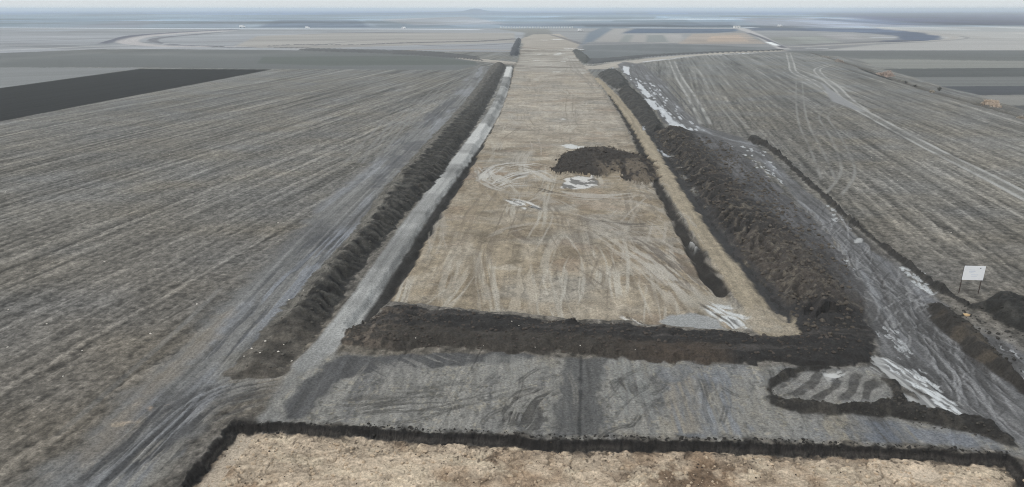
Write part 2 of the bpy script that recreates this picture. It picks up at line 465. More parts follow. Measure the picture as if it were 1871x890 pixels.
# beyond the crossing: next stripped section
FAR_BED = [(952, 91), (958, 80), (938, 76), (975, 63), (1022, 62), (1045, 74), (1058, 82), (1054, 91)]
i, d, m = area(FAR_BED, 1.2, 1.0, 8, pad=6)
dist = 470.0
c = np.broadcast_to(far((163, 158, 151), dist), (i.size, 3)) * np.clip(1 + 0.12 * fbm(RT[i], RS[i], 14, 14, 3, FOOT[i] * 0.2, 61), 0.5, 1.5)[:, None]
tint(i, m, c); REG[i[m > 0.5]] = BED
i, d, m = area([(940, 128), (948, 108), (952, 90), (1048, 90), (1064, 118), (1078, 132)], 1.0, 1.0, 6)
n = fbm(RT[i], RS[i], 18, 9, 3, FOOT[i] * .2, 520)
tint(i, m * 0.7, lin(160, 155, 147)[None, :] * np.clip(1 + .26 * n, .5, 1.5)[:, None])
n = fbm(RT[i], RS[i], 9, 7, 3, FOOT[i] * .2, 521)
tint(i, m * 0.5 * ss(n, .35, .8), lin(196, 193, 186)[None, :]); tint(i, m * 0.5 * ss(-n, .4, .8), lin(112, 106, 98)[None, :])
band([(950, 92), (1000, 92.3), (1062, 92.5)], 5.0, (98, 94, 90), 0.8, lift=0.3, jit=0.4)
band([(1000, 88), (1060, 88.5)], 5, (140, 132, 124), 1.5, m_scale=0.7)
band([(950, 86), (990, 90)], 5, (138, 130, 122), 1.5, m_scale=0.6)
band([(1032, 88), (1064, 90.5)], 2.6, (226, 228, 228), 0.6, jit=0.4, rough=0.2)
band([(1004, 63), (1030, 70), (1060, 80)], 5, (118, 120, 124), 1.5, m_scale=0.8)

# shallow dark cut between bed and haul roads
DITCH_L = [(938, 118), (931, 150), (917, 185), (897, 225), (870, 272), (842, 320), (808, 368), (776, 418), (744, 468), (716, 510), (688, 550), (650, 590)]
i, m, s, o, w = band(DITCH_L, [0.8, 1.0, 1.3, 1.5, 1.5, 1.5, 1.6, 1.6, 1.8, 2.0, 2.2, 1.4], (54, 52, 50), 0.35, streak=0.25, along_l=3, cross_l=0.6, jit=0.32, dehaze=False)
Z[i] += -0.45 * m
DITCH_R = [(1112, 172), (1140, 212), (1168, 262), (1196, 322), (1222, 372), (1250, 420), (1276, 462), (1300, 500), (1322, 530)]
i, m, s, o, w = band(DITCH_R, [0.6, 0.9, 1.3, 1.1, 1.2, 1.5, 1.7, 1.9, 1.2], (56, 52, 48), 0.30, streak=0.25, along_l=3, cross_l=0.6, jit=0.28, dehaze=False, seed=2)
Z[i] += -0.5 * m

# ---------------- haul roads each side
SL = [(931, 122), (921, 160), (906, 196), (885, 230), (858, 268), (826, 312), (790, 358), (752, 412), (714, 468), (676, 524), (634, 584), (600, 626), (566, 666)]
i, m, s, o, w = band(SL, [3.0, 3.0, 3.0, 3.1, 3.1, 3.0, 2.9, 2.7, 2.6, 2.5, 2.4, 2.4, 2.6], (150, 150, 148), 0.25, streak=0.10, along_l=14, cross_l=0.35, region=STRIP_L, jit=0.10, dehaze=False, seed=4)
Y_ = Y[i]
sec = fbm(s, o * 0 + 3.3, 9, 50, 3, None, 62)
lum = 1 + 0.30 * ss(sec, 0.1, 0.5) - 0.22 * ss(-sec, 0.25, 0.6)
c = C[i] * np.clip(lum * (1 + 0.10 * fbm(s, o, 20, 0.5, 2, FOOT[i] * .4, 63)), .4, 1.8)[:, None]
for (pa, pb, k) in [((885, 226), (862, 262), 0.75), ((931, 122), (927, 140), 0.9), ((848, 280), (835, 300), 0.45), ((905, 196), (900, 208), 0.3)]:
    ya, yb = at(*pa)[1], at(*pb)[1]
    wq = k * ss(Y_, yb - 1, yb + 1) * (1 - ss(Y_, ya - 1, ya + 1))
    c += (lin(212, 212, 209) - c) * wq[:, None]
tint(i, m, c)
Z[i] += 0.02 * fbm(s, o, 8, 0.5, 2, FOOT[i] * .4, 64) * m
# ruts in it
def rut(px, gauge, w, rgb, m_scale=0.7, depth=0.04, soft=0.12, sm=True, jl=30):
    p = smooth(pts(px), 5) if sm else pts(px)
    i = near_idx(p, gauge + 2)
    s, o = along(p, i)
    L = s.max() if s.size else 1
    a = np.abs(np.abs(o) - gauge / 2)
    m = (1 - ss(a, w / 2 - soft, w / 2 + soft)) * m_scale
    m *= np.clip(0.75 + 0.5 * fbm(s, o * 0 + 7, 6, 6, 2, None, 70), 0.15, 1) * ss(s, 0, 2) * (1 - ss(s, L - 2, L))
    fp = FOOT[i]
    m = m * (0.75 + 0.25 * ss(w / fp, 0.1, 0.5))
    k = m > 0.003
    i, m = i[k], m[k]
    if i.size:
        tint(i, m, lin(*rgb)[None, :])
        Z[i] -= m * depth
def strokes(px, width, rgb, k=0.8, cross_l=0.4, thr=0.0, along_l=6, seed=150, depth=0.04, wet=False, h=0.0, sm=True):
    """bundle of parallel wheel or blade scratches following a curve"""
    p = smooth(pts(px, h), 5) if sm else pts(px, h)
    i = near_idx(p, width + 1)
    s, o = along(p, i)
    L = max(s.max(), 0.1) if s.size else 1
    fp = FOOT[i]
    o = o + 0.14 * fbm(X[i], Y[i], 5.0, None, 2, None, seed + 4)
    wv = width / 2 * (0.6 + 0.4 * np.sin(np.clip(s / L, 0, 1) * math.pi))
    m = (1 - ss(np.abs(o) + 0.15 * width * fbm(X[i], Y[i], width * .8, None, 2, None, seed + 2), wv * 0.6, wv * 1.05)) * ss(s, 0, L * .2) * (1 - ss(s, L * .8, L))
    n = fbm(s, o, along_l, cross_l, 2, fp * .3, seed) + 0.45 * fbm(s, o, along_l * .3, width * .5, 2, fp * .3, seed + 1)
    mm = m * ss(n, thr, thr + 0.35) * k
    kk = mm > .004
    i, mm = i[kk], mm[kk]
    tint(i, mm, lin(*rgb)[None, :]); Z[i] -= depth * mm
    if wet: ROUGH[i] += (0.25 - ROUGH[i]) * mm
SR = [(1090, 142), (1122, 176), (1158, 226), (1196, 284), (1234, 340), (1276, 402), (1316, 456), (1356, 508), (1394, 558), (1424, 600)]
i, m, s, o, w = band(SR, [1.6, 2.9, 3.2, 3.4, 3.6, 3.6, 3.8, 3.9, 4.2, 5.0], (158, 147, 128), 0.2, streak=0.16, along_l=9, cross_l=0.45, region=STRIP_R, jit=0.2, dehaze=False, seed=5)
c = C[i] * np.clip(1 + 0.14 * fbm(X[i], Y[i], 0.55, None, 2, FOOT[i] * .7, 65), .5, 1.5)[:, None]
tint(i, m, c)
Z[i] += m * (0.05 + 0.02 * fbm(s, o, 6, 0.4, 2, FOOT[i] * .4, 66))
GRAIN[i] += 0.5 * m
# broken right edge of the beige haul road into the dark ditch beside the heap
DITCH_H = [(1128, 166), (1162, 206), (1202, 262), (1240, 322), (1284, 386), (1330, 446), (1376, 502), (1416, 552), (1440, 585)]
i, m, s, o, w = band(DITCH_H, [0.9, 1.4, 1.6, 1.6, 1.6, 1.7, 1.7, 1.7, 1.2], (60, 59, 59), 0.4, streak=0.2, along_l=4, cross_l=0.5, jit=0.35, dehaze=False, seed=6)
Z[i] -= 0.3 * m

# ---------------- left mud track beside the long windrow
ML = [(886, 122), (868, 150), (835, 186), (795, 226), (752, 270), (708, 314), (660, 362), (610, 412), (556, 470), (500, 536), (440, 602), (380, 670), (310, 742), (240, 812), (170, 880), (90, 960), (0, 1050)]
i, m, s, o, w = band(ML, [9, 9, 9, 9, 9.5, 9.5, 9, 8.5, 8, 8, 7.6, 7.0, 6.6, 6.4, 6.6, 7, 7], (124, 124, 123), 1.6, streak=0.13, along_l=22, cross_l=0.55, m_scale=0.85, region=MUD_L, jit=0.8, dehaze=False, seed=7)
c = C[i].copy()
dark = ss(fbm(s, o, 13, 4, 3, None, 71), 0.25, 0.6)
c += (lin(88, 88, 90) - c) * (0.6 * dark)[:, None]
wet = ss(fbm(s, o, 20, 2.6, 3, None, 72), 0.2, 0.7)
c += (lin(136, 138, 142) - c) * (0.65 * wet)[:, None]
tr = fbm(s, o, 30, 0.4, 2, FOOT[i] * 0.4, 73)
c *= np.clip(1 + 0.24 * tr + 0.16 * fbm(X[i], Y[i], .5, None, 2, FOOT[i] * .8, 74), .45, 1.7)[:, None]
tint(i, m, c)
ROUGH[i] -= 0.35 * m * wet
Z[i] += m * (0.05 * tr - 0.04)
for px in [[(778, 208), (800, 206), (812, 214), (790, 222), (772, 218)], [(738, 262), (768, 256), (786, 262), (760, 276), (736, 274)], [(716, 282), (742, 284), (736, 304), (708, 312)], [(690, 318), (714, 312), (704, 336), (676, 344)], [(812, 186), (832, 184), (826, 194), (806, 196)], [(590, 440), (616, 426), (612, 444), (580, 466)]]:
    i, d, m = area(px, 0.5, 0.7, 2.0)
    tint(i, m * 0.75, lin(88, 88, 90)[None, :] * (1 + .15 * fbm(X[i], Y[i], 1.0, None, 2, FOOT[i] * .4, 620))[:, None]); ROUGH[i] -= 0.2 * m
# pale stubble margins
for off_px, rgb in (([(430, 560), (330, 660), (220, 770), (150, 840)], (138, 128, 114)), ([(560, 520), (470, 620), (420, 690)], (128, 124, 114))):
    i, m, s, o, w = band(off_px, [1.2, 2.0, 2.4, 1.8][:len(off_px)], rgb, 0.8, m_scale=0.45, jit=0.9, dehaze=False, seed=8)
for px, r, rgb in [((290, 742), 0.42, (178, 160, 142)), ((232, 773), 0.55, (160, 148, 132)), ((240, 770), 0.3, (176, 162, 146)), ((450, 690), 0.8, (146, 138, 126)), ((500, 692), 0.8, (152, 144, 132)), ((262, 736), 0.35, (154, 146, 136)), ((165, 845), 0.5, (152, 146, 138))]:
    q = at(*px)
    a_ = np.linspace(0, 2 * math.pi, 12, endpoint=False)
    p = np.stack([q[0] + r * 1.5 * np.cos(a_) + 0.5 * r * np.sin(a_), q[1] + 0.5 * r * np.sin(a_) + 0.4 * r * np.cos(a_)], 1)
    i, d, m = area(p, 0.2, 0.35, 0.8, world=True)
    tint(i, m * 0.75, lin(*rgb)[None, :])

# tracks that fan out on the left field
for px in [[(730, 195), (705, 225), (672, 262), (640, 300)], [(770, 178), (735, 215), (700, 255), (672, 300)], [(812, 150), (770, 190), (722, 240), (690, 280)], [(850, 130), (800, 170), (745, 225)],
           [(430, 520), (340, 610), (230, 710), (120, 810)]]:
    rut(px, 2.3, 0.55, (138, 138, 136), 0.55, 0.03)
for px in [[(480, 690), (420, 705), (350, 735), (280, 790)], [(500, 700), (430, 720), (360, 752), (300, 810)], [(500, 715), (420, 740), (350, 770)], [(520, 690), (450, 700), (400, 700)], [(540, 700), (470, 712), (400, 726), (330, 770), (260, 850)],
           [(330, 735), (265, 790), (200, 850), (150, 900)], [(345, 745), (290, 800), (235, 860), (190, 910)]]:
    rut(px, 1.9, 0.30, (84, 84, 85), 0.75, 0.08, 0.10)
    rut(px, 2.6, 0.25, (142, 141, 138), 0.45, -0.03, 0.10)

band([(572, 655), (548, 696), (528, 735), (508, 768)], [2.4, 2.6, 2.8, 3.0], (136, 136, 134), 0.5, m_scale=0.75, streak=0.2, along_l=8, cross_l=0.35, jit=0.4, dehaze=False, seed=14)
strokes([(530, 700), (450, 708), (380, 730), (300, 796), (215, 890)], 5.0, (74, 73, 73), 0.8, 0.34, -0.05, 12, 350)
strokes([(540, 690), (460, 700), (390, 722), (310, 785)], 4.5, (142, 140, 135), 0.55, 0.34, 0.1, 12, 353, -0.02)
strokes([(345, 715), (285, 780), (215, 850), (150, 910)], 5.5, (70, 70, 71), 0.8, 0.36, -0.05, 14, 356)
strokes([(370, 700), (300, 780), (240, 850), (190, 910)], 5.0, (134, 135, 137), 0.6, 0.36, 0.05, 14, 359, -0.02)
strokes([(640, 400), (560, 480), (480, 570), (400, 660), (320, 740)], 6.5, (82, 83, 86), 0.65, 0.36, 0.0, 14, 362)
strokes([(650, 400), (575, 475), (500, 560), (420, 650)], 4.0, (144, 148, 155), 0.6, 0.5, -0.1, 16, 365, -0.02)
strokes([(850, 150), (790, 215), (720, 280), (640, 360)], 5.5, (84, 84, 86), 0.6, 0.6, 0.1, 16, 368)
strokes([(330, 790), (250, 870), (200, 930)], 3.0, (150, 146, 138), 0.5, 0.3, 0.15, 8, 371, -0.02)
# ---------------- right hand: churned wet track and work area
MRP = [(1128, 118), (1140, 112), (1175, 118), (1215, 150), (1245, 195), (1285, 232), (1360, 252), (1410, 285), (1440, 318), (1500, 372), (1560, 425), (1640, 490), (1700, 540), (1760, 590), (1871, 640), (2100, 760), (2100, 960), (1871, 838),
       (1800, 790), (1700, 720), (1610, 650), (1590, 610), (1575, 550), (1560, 485), (1515, 425), (1440, 345), (1380, 290), (1320, 262), (1250, 240), (1215, 225), (1190, 190), (1150, 150)]
i, d, m = area(MRP, 0.5, 0.5, 3.0, pad=4)
MRL = smooth(pts([(1130, 112), (1175, 150), (1225, 205), (1290, 245), (1380, 275), (1440, 335), (1520, 405), (1580, 470), (1630, 540), (1690, 620), (1780, 710), (1890, 800), (2060, 930)]), 4)
s, o = along(MRL, i)
c = np.empty((i.size, 3), np.float32); c[:] = lin(112, 112, 113)
fo = FOOT[i]
tr = fbm(s, o, 26, 0.5, 3, fo * 0.4, 81)
blot = fbm(s, o, 9, 2.5, 3, fo * .3, 82)
c += (lin(74, 72, 71) - c) * (0.8 * ss(blot, 0.0, 0.6))[:, None]
c += (lin(146, 148, 152) - c) * (0.6 * ss(fbm(s, o, 14, 1.6, 3, fo * .3, 83), 0.2, 0.75))[:, None]
c *= np.clip(1 + 0.27 * tr + 0.10 * fbm(X[i], Y[i], .45, None, 2, fo * .8, 84), .4, 1.8)[:, None]
tint(i, m * 0.95, c)
Z[i] += m * (0.06 * tr - 0.06)
ROUGH[i] -= 0.30 * m * ss(blot, -0.2, 0.6)
REG[i[m > 0.5]] = MUD_R
for px in [[(1176, 118), (1192, 140), (1225, 175), (1268, 222), (1330, 250)], [(1160, 116), (1172, 140), (1202, 185), (1240, 226)], [(1190, 116), (1215, 140), (1252, 180), (1290, 228)],
           [(1440, 345), (1510, 400), (1560, 450), (1592, 520), (1600, 590)], [(1480, 365), (1560, 432), (1620, 500), (1660, 580), (1720, 660)], [(1530, 405), (1600, 465), (1660, 540), (1730, 630), (1830, 730)],
           [(1590, 455), (1660, 520), (1720, 590), (1790, 670), (1871, 740)], [(1660, 545), (1700, 600), (1745, 650), (1830, 735)], [(1575, 500), (1600, 570), (1650, 640), (1740, 720), (1850, 800)], [(1610, 560), (1660, 640), (1730, 700), (1871, 820)]]:
    rut(px, 2.1, 0.40, (78, 76, 76), 0.8, 0.10, 0.14)
    rut(px, 2.9, 0.22, (144, 144, 144), 0.45, -0.03, 0.1)
for k in range(230):
    e = random.random()
    c0 = (1470 + e * 330 + random.uniform(-20, 40), 360 + e * 340 + random.uniform(-40, 40) + 30)
    q = at(*c0); a0 = math.radians(random.uniform(-32, -8)) * -1 + math.pi * 0 if random.random() < .2 else math.atan2(*(at(1640, 540) - at(1700, 620)))
    a0 += random.gauss(0, .22); L = random.uniform(4, 14); cv = random.gauss(0, .35)
    p = np.array([q + np.array([math.sin(a0 + cv * (t - .5)), math.cos(a0 + cv * (t - .5))]) * L * (t - .5) for t in np.linspace(0, 1, 6)], np.float32)
    i = near_idx(p, 1.0); s, o = along(p, i)
    wd = random.uniform(.02, .08)
    m = (1 - ss(np.abs(o), wd, wd + .10)) * random.uniform(.3, .7) * ss(s, 0, L * .2) * (1 - ss(s, L * .8, L))
    k2 = m > .01
    up_ = random.random() < .5
    tint(i[k2], m[k2], lin(*((150, 150, 151) if up_ else (76, 75, 75)))[None, :]); Z[i[k2]] += (0.03 if up_ else -0.06) * m[k2]
# crescent slew marks by the machine turning place
for k in range(26):
    q = at(1640 + random.uniform(-25, 60), 590 + random.uniform(-60, 45))
    a0 = random.uniform(-0.3, 1.1); L = random.uniform(2.0, 5.0); cv = random.uniform(-0.25, 0.35)
    p = [q + np.array([math.sin(a0 + cv * t) * L * t, math.cos(a0 + cv * t) * L * t]) for t in np.linspace(0, 1, 5)]
    p = np.array(p, np.float32)
    i = near_idx(p, 1.0); s, o = along(p, i)
    m = (1 - ss(np.abs(o), 0.05, 0.17)) * 0.55
    k2 = m > .01
    tint(i[k2], m[k2], lin(*random.choice([(150, 150, 150), (70, 69, 69), (138, 138, 137)]))[None, :]); Z[i[k2]] -= 0.05 * m[k2]

# ---------------- grey stripped strip between cross berm and pit
MID = [(600, 648), (700, 655), (1000, 650), (1400, 668), (1590, 672), (1700, 760), (1850, 812), (1850, 826), (1400, 806), (1000, 800), (700, 782), (540, 766), (500, 740), (545, 690)]
i, d, m = area(MID, 0.5, 0.5, 2.0, pad=3)
x, y, rs, rt, fo = X[i], Y[i], RS[i], RT[i], FOOT[i]
c = np.empty((i.size, 3), np.float32); c[:] = lin(139, 137, 132)
n = fbm(rs, rt, 6, 1.4, 3, fo * .4, 91)
c += (lin(120, 119, 117) - c) * ss(n, 0.0, 0.8)[:, None]
c += (lin(146, 138, 122) - c) * (0.35 * ss(fbm(rs, rt, 3.0, 1.1, 3, fo * .4, 92), 0.35, 0.9) * ss(rt, -9, 4))[:, None]
c += (lin(120, 125, 132) - c) * (0.3 * ss(fbm(x, y, 5, 4, 2, fo * .4, 93), 0.15, 0.7) * ss(x, 4, 14))[:, None]
sp = ss(fbm(x, y, 0.28, None, 2, fo * .8, 94), 0.45, 0.95)
c += (lin(164, 156, 138) - c) * (0.4 * sp)[:, None]
spd = ss(fbm(x, y, 0.36, None, 2, fo * .8, 95), 0.4, 0.9)
c *= (1 - 0.35 * spd)[:, None]
c *= np.clip(1 + 0.17 * fbm(rs, rt, 2.2, 0.28, 2, fo * .5, 96), .5, 1.6)[:, None]
tint(i, m, c)
Z[i] += m * 0.03 * fbm(x, y, 0.8, None, 3, fo * .6, 97)
GRAIN[i] += 0.3 * m
# dark compacted lane across it and black drag of topsoil under the berm
for px, rgb, k in [([(1028, 652), (1108, 656), (1098, 722), (1100, 800), (1010, 798), (1018, 720)], (86, 86, 86), 0.85),
                   ([(560, 690), (620, 650), (700, 648), (960, 644), (990, 652), (930, 662), (800, 668), (700, 676), (620, 690), (560, 760), (520, 766), (530, 720)], (82, 82, 83), 0.9),
                   ([(1200, 668), (1260, 668), (1290, 800), (1230, 800)], (112, 116, 122), 0.55),
                   ([(1010, 652), (1022, 652), (1012, 797), (1000, 797)], (126, 125, 121), 0.5),
                   ([(1550, 758), (1640, 768), (1680, 812), (1570, 806)], (104, 106, 110), 0.6), ([(1640, 770), (1760, 795), (1790, 815), (1690, 812)], (118, 122, 130), 0.7),
                   ([(1590, 760), (1610, 762), (1650, 812), (1620, 812)], (78, 76, 74), 0.7)]:
    i, d, m = area(px, 0.25, 0.35, 1.5)
    n = fbm(RS[i], RT[i], 5, 0.3, 2, FOOT[i] * .5, 98)
    tint(i, m * k, lin(*rgb)[None, :] * np.clip(1 + 0.22 * n, .5, 1.6)[:, None])
for px, rgb, k, ll in [([(1215, 700), (1262, 690), (1285, 792), (1228, 796)], (148, 139, 124), 0.6, 5), ([(1275, 680), (1330, 680), (1375, 800), (1292, 800)], (121, 125, 131), 0.7, 6), ([(1510, 762), (1548, 764), (1560, 804), (1518, 802)], (148, 140, 124), 0.6, 3),
                       ([(1112, 660), (1190, 665), (1200, 760), (1120, 770)], (136, 137, 134), 0.6, 5), ([(860, 655), (1010, 655), (1000, 700), (880, 720)], (134, 133, 129), 0.55, 4), ([(1565, 765), (1660, 780), (1720, 812), (1600, 808)], (112, 118, 128), 0.6, 4), ([(1700, 790), (1780, 800), (1830, 822), (1740, 818)], (128, 132, 138), 0.6, 3)]:
    i, d, m = area(px, 0.5, 0.7, 1.4)
    n = fbm(RS[i], RT[i], ll, 0.28, 3, FOOT[i] * .5, 99)
    tint(i, m * k * ss(n, -.9, .3), lin(*rgb)[None, :] * np.clip(1 + 0.25 * n, .5, 1.6)[:, None])
i, d, m = area([(1059, 650), (1065, 650), (1062, 800), (1055, 800)], 0.12, 0.1, 1.0)
tint(i, m * 0.8, lin(58, 58, 58)[None, :])
# dark slewed tyre fans
def fan(cx, cy, px, lam, rgb, k, thr=0.0, seed=100, depth=0.06, soft=0.6, wet=False):
    q = at(cx, cy)
    i, d, m = area(px, soft, soft * 0.8, 2.0, sm=True)
    rad = np.hypot(X[i] - q[0], Y[i] - q[1]); th = np.arctan2(X[i] - q[0], Y[i] - q[1])
    n = fbm(rad, th * rad.mean(), lam, 7, 2, FOOT[i] * .35, seed)
    n2 = fbm(X[i], Y[i], 2.5, None, 2, FOOT[i] * .3, seed + 1)
    mm = m * ss(n + 0.35 * n2, thr, thr + 0.35) * k
    tint(i, mm, lin(*rgb)[None, :]); Z[i] -= depth * mm
    if wet:
        ROUGH[i] += (0.25 - ROUGH[i]) * mm
    return i, m
strokes([(940, 790), (950, 752), (976, 716), (1012, 700)], 2.6, (62, 60, 58), 0.75, 0.26, 0.0, 4, 280)
strokes([(905, 782), (930, 745), (960, 720), (1000, 706)], 1.6, (70, 68, 66), 0.7, 0.24, 0.0, 4, 283)
strokes([(960, 792), (980, 770), (992, 740)], 1.6, (72, 70, 68), 0.65, 0.24, 0.05, 4, 286)
strokes([(920, 770), (950, 735), (1005, 712)], 2.4, (140, 138, 133), 0.6, 0.24, 0.2, 4, 289, -0.02)
strokes([(600, 760), (700, 738), (820, 728), (960, 700)], 4.0, (84, 83, 80), 0.55, 0.3, 0.15, 6, 292)
strokes([(1120, 790), (1160, 740), (1210, 700), (1240, 670)], 3.0, (90, 89, 87), 0.5, 0.3, 0.1, 6, 295)
strokes([(1290, 790), (1280, 740), (1290, 690)], 4.0, (92, 92, 92), 0.5, 0.35, 0.1, 6, 298)
strokes([(1380, 800), (1350, 750), (1350, 690)], 4.0, (140, 136, 128), 0.45, 0.35, 0.1, 6, 301)
strokes([(640, 760), (650, 720), (690, 680)], 3.0, (140, 137, 130), 0.5, 0.3, 0.1, 6, 304)
strokes([(1500, 765), (1560, 790), (1640, 810)], 2.4, (86, 86, 86), 0.6, 0.3, 0.0, 6, 307)
for k in range(34):
    q = at(random.uniform(600, 1500), random.uniform(680, 785)); a0 = random.choice([random.gauss(.15, .35), random.gauss(1.3, .3)]); L = random.uniform(2, 6); cv = random.gauss(0, .5)
    p = np.array([q + np.array([math.sin(a0 + cv * t), math.cos(a0 + cv * t)]) * L * t for t in np.linspace(-.5, .5, 6)], np.float32)
    i = near_idx(p, 1.2); s, o = along(p, i)
    a = np.abs(np.abs(o) - .12); m = (1 - ss(a, .04, .14)) * random.uniform(.3, .65) * ss(s, 0, L * .25) * (1 - ss(s, L * .75, L))
    k2 = m > .01
    tint(i[k2], m[k2], lin(*random.choice([(82, 81, 79), (76, 75, 73), (146, 142, 134)]))[None, :]); Z[i[k2]] -= 0.04 * m[k2]
fan(700, 560, [(620, 735), (700, 720), (800, 728), (900, 745), (880, 760), (760, 758), (650, 752)], 0.35, (84, 82, 79), 0.7, 0.05, 104)
fan(960, 560, [(690, 670), (780, 650), (860, 646), (830, 662), (760, 680), (700, 690)], 0.35, (140, 138, 134), 0.7, 0.1, 106)
for px in [[(712, 660), (708, 700), (706, 735)], [(742, 658), (750, 690), (742, 730)], [(768, 655), (770, 690), (760, 725)]]:
    rut(px, 0.5, 0.28, (142, 140, 135), 0.7, 0.03, 0.1)
    rut(px, 1.1, 0.2, (86, 85, 83), 0.5, 0.03, 0.1)
fan(1350, 690, [(1120, 690), (1160, 700), (1150, 730), (1110, 745), (1100, 720)], 0.35, (70, 68, 66), 0.7, 0.1, 108)

# ---------------- slewed, wet patterns on the bed
for k in range(110):
    qy = 560 - 440 * random.random() ** 1.3
    half = (560 - 17 - (560 - qy)) * 0.5
    q = at(998 + (random.uniform(-.52, .52)) * (qy - 17), qy, -0.5)
    a0 = rang + random.gauss(0, .16); L = random.uniform(8, 34); cv = random.gauss(0, .14)
    p = np.array([q + np.array([math.sin(a0 + cv * t), math.cos(a0 + cv * t)]) * L * t for t in np.linspace(-.5, .5, 6)], np.float32)
    i = near_idx(p, 2.5); i = i[REG[i] == BED]
    if not i.size: continue
    s, o = along(p, i); o = o + .08 * fbm(X[i], Y[i], 5, None, 2, None, 500)
    wd = random.choice([.18, .25, .9, 1.4])
    n = fbm(s, o, 7, .35, 2, FOOT[i] * .35, 501 + k)
    m = (1 - ss(np.abs(np.abs(o) - (.95 if wd < .5 else 0)), wd * .5, wd)) * random.uniform(.25, .6) * ss(s, 0, L * .25) * (1 - ss(s, L * .75, L)) * ss(n, -.35, .25)
    k2 = m > .01
    tint(i[k2], m[k2], lin(*random.choice([(188, 182, 170), (180, 174, 164), (194, 189, 178), (112, 102, 90), (122, 112, 98)]))[None, :]); Z[i[k2]] -= 0.03 * m[k2]
strokes([(886, 330), (890, 312), (916, 298), (962, 294), (1000, 300)], 3.4, (196, 192, 185), 0.75, 0.42, -0.25, 7, 150, wet=True)
strokes([(896, 338), (925, 322), (965, 310), (1012, 306)], 3.6, (200, 197, 190), 0.75, 0.40, -0.25, 7, 153, wet=True)
strokes([(896, 338), (925, 322), (965, 310), (1012, 306)], 3.2, (96, 90, 84), 0.6, 0.30, 0.30, 5, 156)
strokes([(868, 300), (880, 320), (905, 338), (945, 345)], 2.4, (182, 177, 168), 0.8, 0.35, -0.3, 7, 159)
strokes([(920, 356), (950, 364), (992, 380)], 3.6, (210, 208, 203), 0.95, 0.55, -0.35, 3, 162, wet=True)
strokes([(920, 356), (950, 364), (992, 380)], 3.4, (62, 58, 55), 0.9, 0.40, 0.25, 3, 165)
strokes([(958, 335), (984, 340), (1022, 347), (1050, 345)], 1.5, (84, 78, 72), 0.8, 0.35, -0.3, 5, 168)
strokes([(875, 310), (905, 302), (960, 308), (1000, 318)], 6.0, (182, 177, 168), 0.65, 0.42, -0.2, 6, 260)
strokes([(890, 345), (930, 330), (990, 325), (1040, 330)], 5.0, (178, 173, 164), 0.6, 0.42, -0.15, 6, 263)
strokes([(1080, 330), (1120, 320), (1180, 330), (1220, 360)], 5.0, (176, 170, 160), 0.6, 0.45, -0.1, 6, 266)
strokes([(1120, 420), (1200, 430), (1260, 470)], 6.0, (178, 171, 160), 0.55, 0.5, -0.1, 7, 269)
strokes([(1180, 470), (1230, 500), (1290, 530)], 5.0, (180, 172, 160), 0.55, 0.5, -0.1, 7, 272)
strokes([(900, 350), (960, 348), (1010, 360), (1050, 385)], 4.5, (170, 164, 154), 0.6, 0.45, 0.0, 6, 171)
strokes([(1010, 330), (985, 352), (950, 365), (900, 372)], 4.0, (176, 170, 160), 0.55, 0.45, 0.05, 6, 174)
strokes([(1030, 268), (1060, 264), (1090, 266)], 2.0, (206, 203, 196), 0.8, 0.5, -0.1, 4, 177, wet=True)
strokes([(1040, 262), (1000, 262), (960, 275), (900, 290)], 3.0, (168, 161, 150), 0.5, 0.5, 0.1, 8, 180)
i, d, m = area([(1026, 336), (1036, 320), (1056, 315), (1092, 320), (1096, 332), (1070, 340), (1044, 341)], 0.4, 0.5, 1.6)
bl_ = fbm(X[i] * .8 + Y[i] * .4, Y[i] * .8 - X[i] * .4, 0.9, 2.0, 3, FOOT[i] * .4, 183)
tint(i, m * 0.85, np.where((bl_ > -0.05)[:, None], lin(214, 212, 208)[None, :], lin(66, 62, 58)[None, :])); ROUGH[i] += (0.3 - ROUGH[i]) * m
strokes([(1020, 372), (1100, 398), (1190, 440), (1270, 500), (1335, 565)], 6.0, (174, 168, 158), 0.75, 0.42, 0.0, 9, 186, 0.03)
strokes([(1030, 385), (1110, 402), (1190, 440), (1260, 500), (1310, 560)], 4.5, (100, 92, 84), 0.65, 0.36, 0.22, 8, 189)
strokes([(1060, 372), (1130, 378), (1200, 400), (1240, 440)], 4.5, (170, 163, 152), 0.6, 0.45, 0.0, 7, 192, 0.03)
strokes([(1080, 395), (1150, 404), (1220, 402)], 1.8, (92, 86, 80), 0.75, 0.4, 0.0, 4, 195)
strokes([(1100, 345), (1160, 338), (1215, 352)], 4.0, (178, 171, 160), 0.6, 0.5, 0.0, 6, 198, 0.03)
strokes([(1090, 360), (1170, 365), (1240, 400), (1280, 460)], 4.0, (168, 162, 152), 0.55, 0.45, 0.05, 7, 201, 0.03)
strokes([(935, 398), (950, 420), (985, 440), (1000, 460)], 2.6, (104, 94, 84), 0.6, 0.4, 0.1, 4, 204, 0.03)
strokes([(880, 430), (930, 410), (990, 402), (1040, 410)], 3.5, (170, 163, 152), 0.5, 0.45, 0.1, 7, 207, 0.03)
strokes([(960, 470), (955, 520), (960, 570)], 4.0, (182, 172, 156), 0.6, 0.6, 0.0, 6, 210, 0.02)
strokes([(800, 480), (770, 520), (745, 556)], 4.0, (172, 160, 140), 0.5, 0.6, 0.1, 6, 213, 0.02)
strokes([(1120, 450), (1180, 500), (1230, 560)], 4.0, (118, 106, 92), 0.45, 0.5, 0.1, 7, 216, 0.03)
strokes([(1036, 104), (1050, 125), (1078, 150), (1100, 180)], 4.0, (132, 126, 118), 0.6, 0.6, 0.0, 20, 219)
strokes([(990, 270), (1000, 250), (1060, 240), (1120, 262)], 4.0, (146, 136, 122), 0.5, 0.6, 0.0, 8, 222)
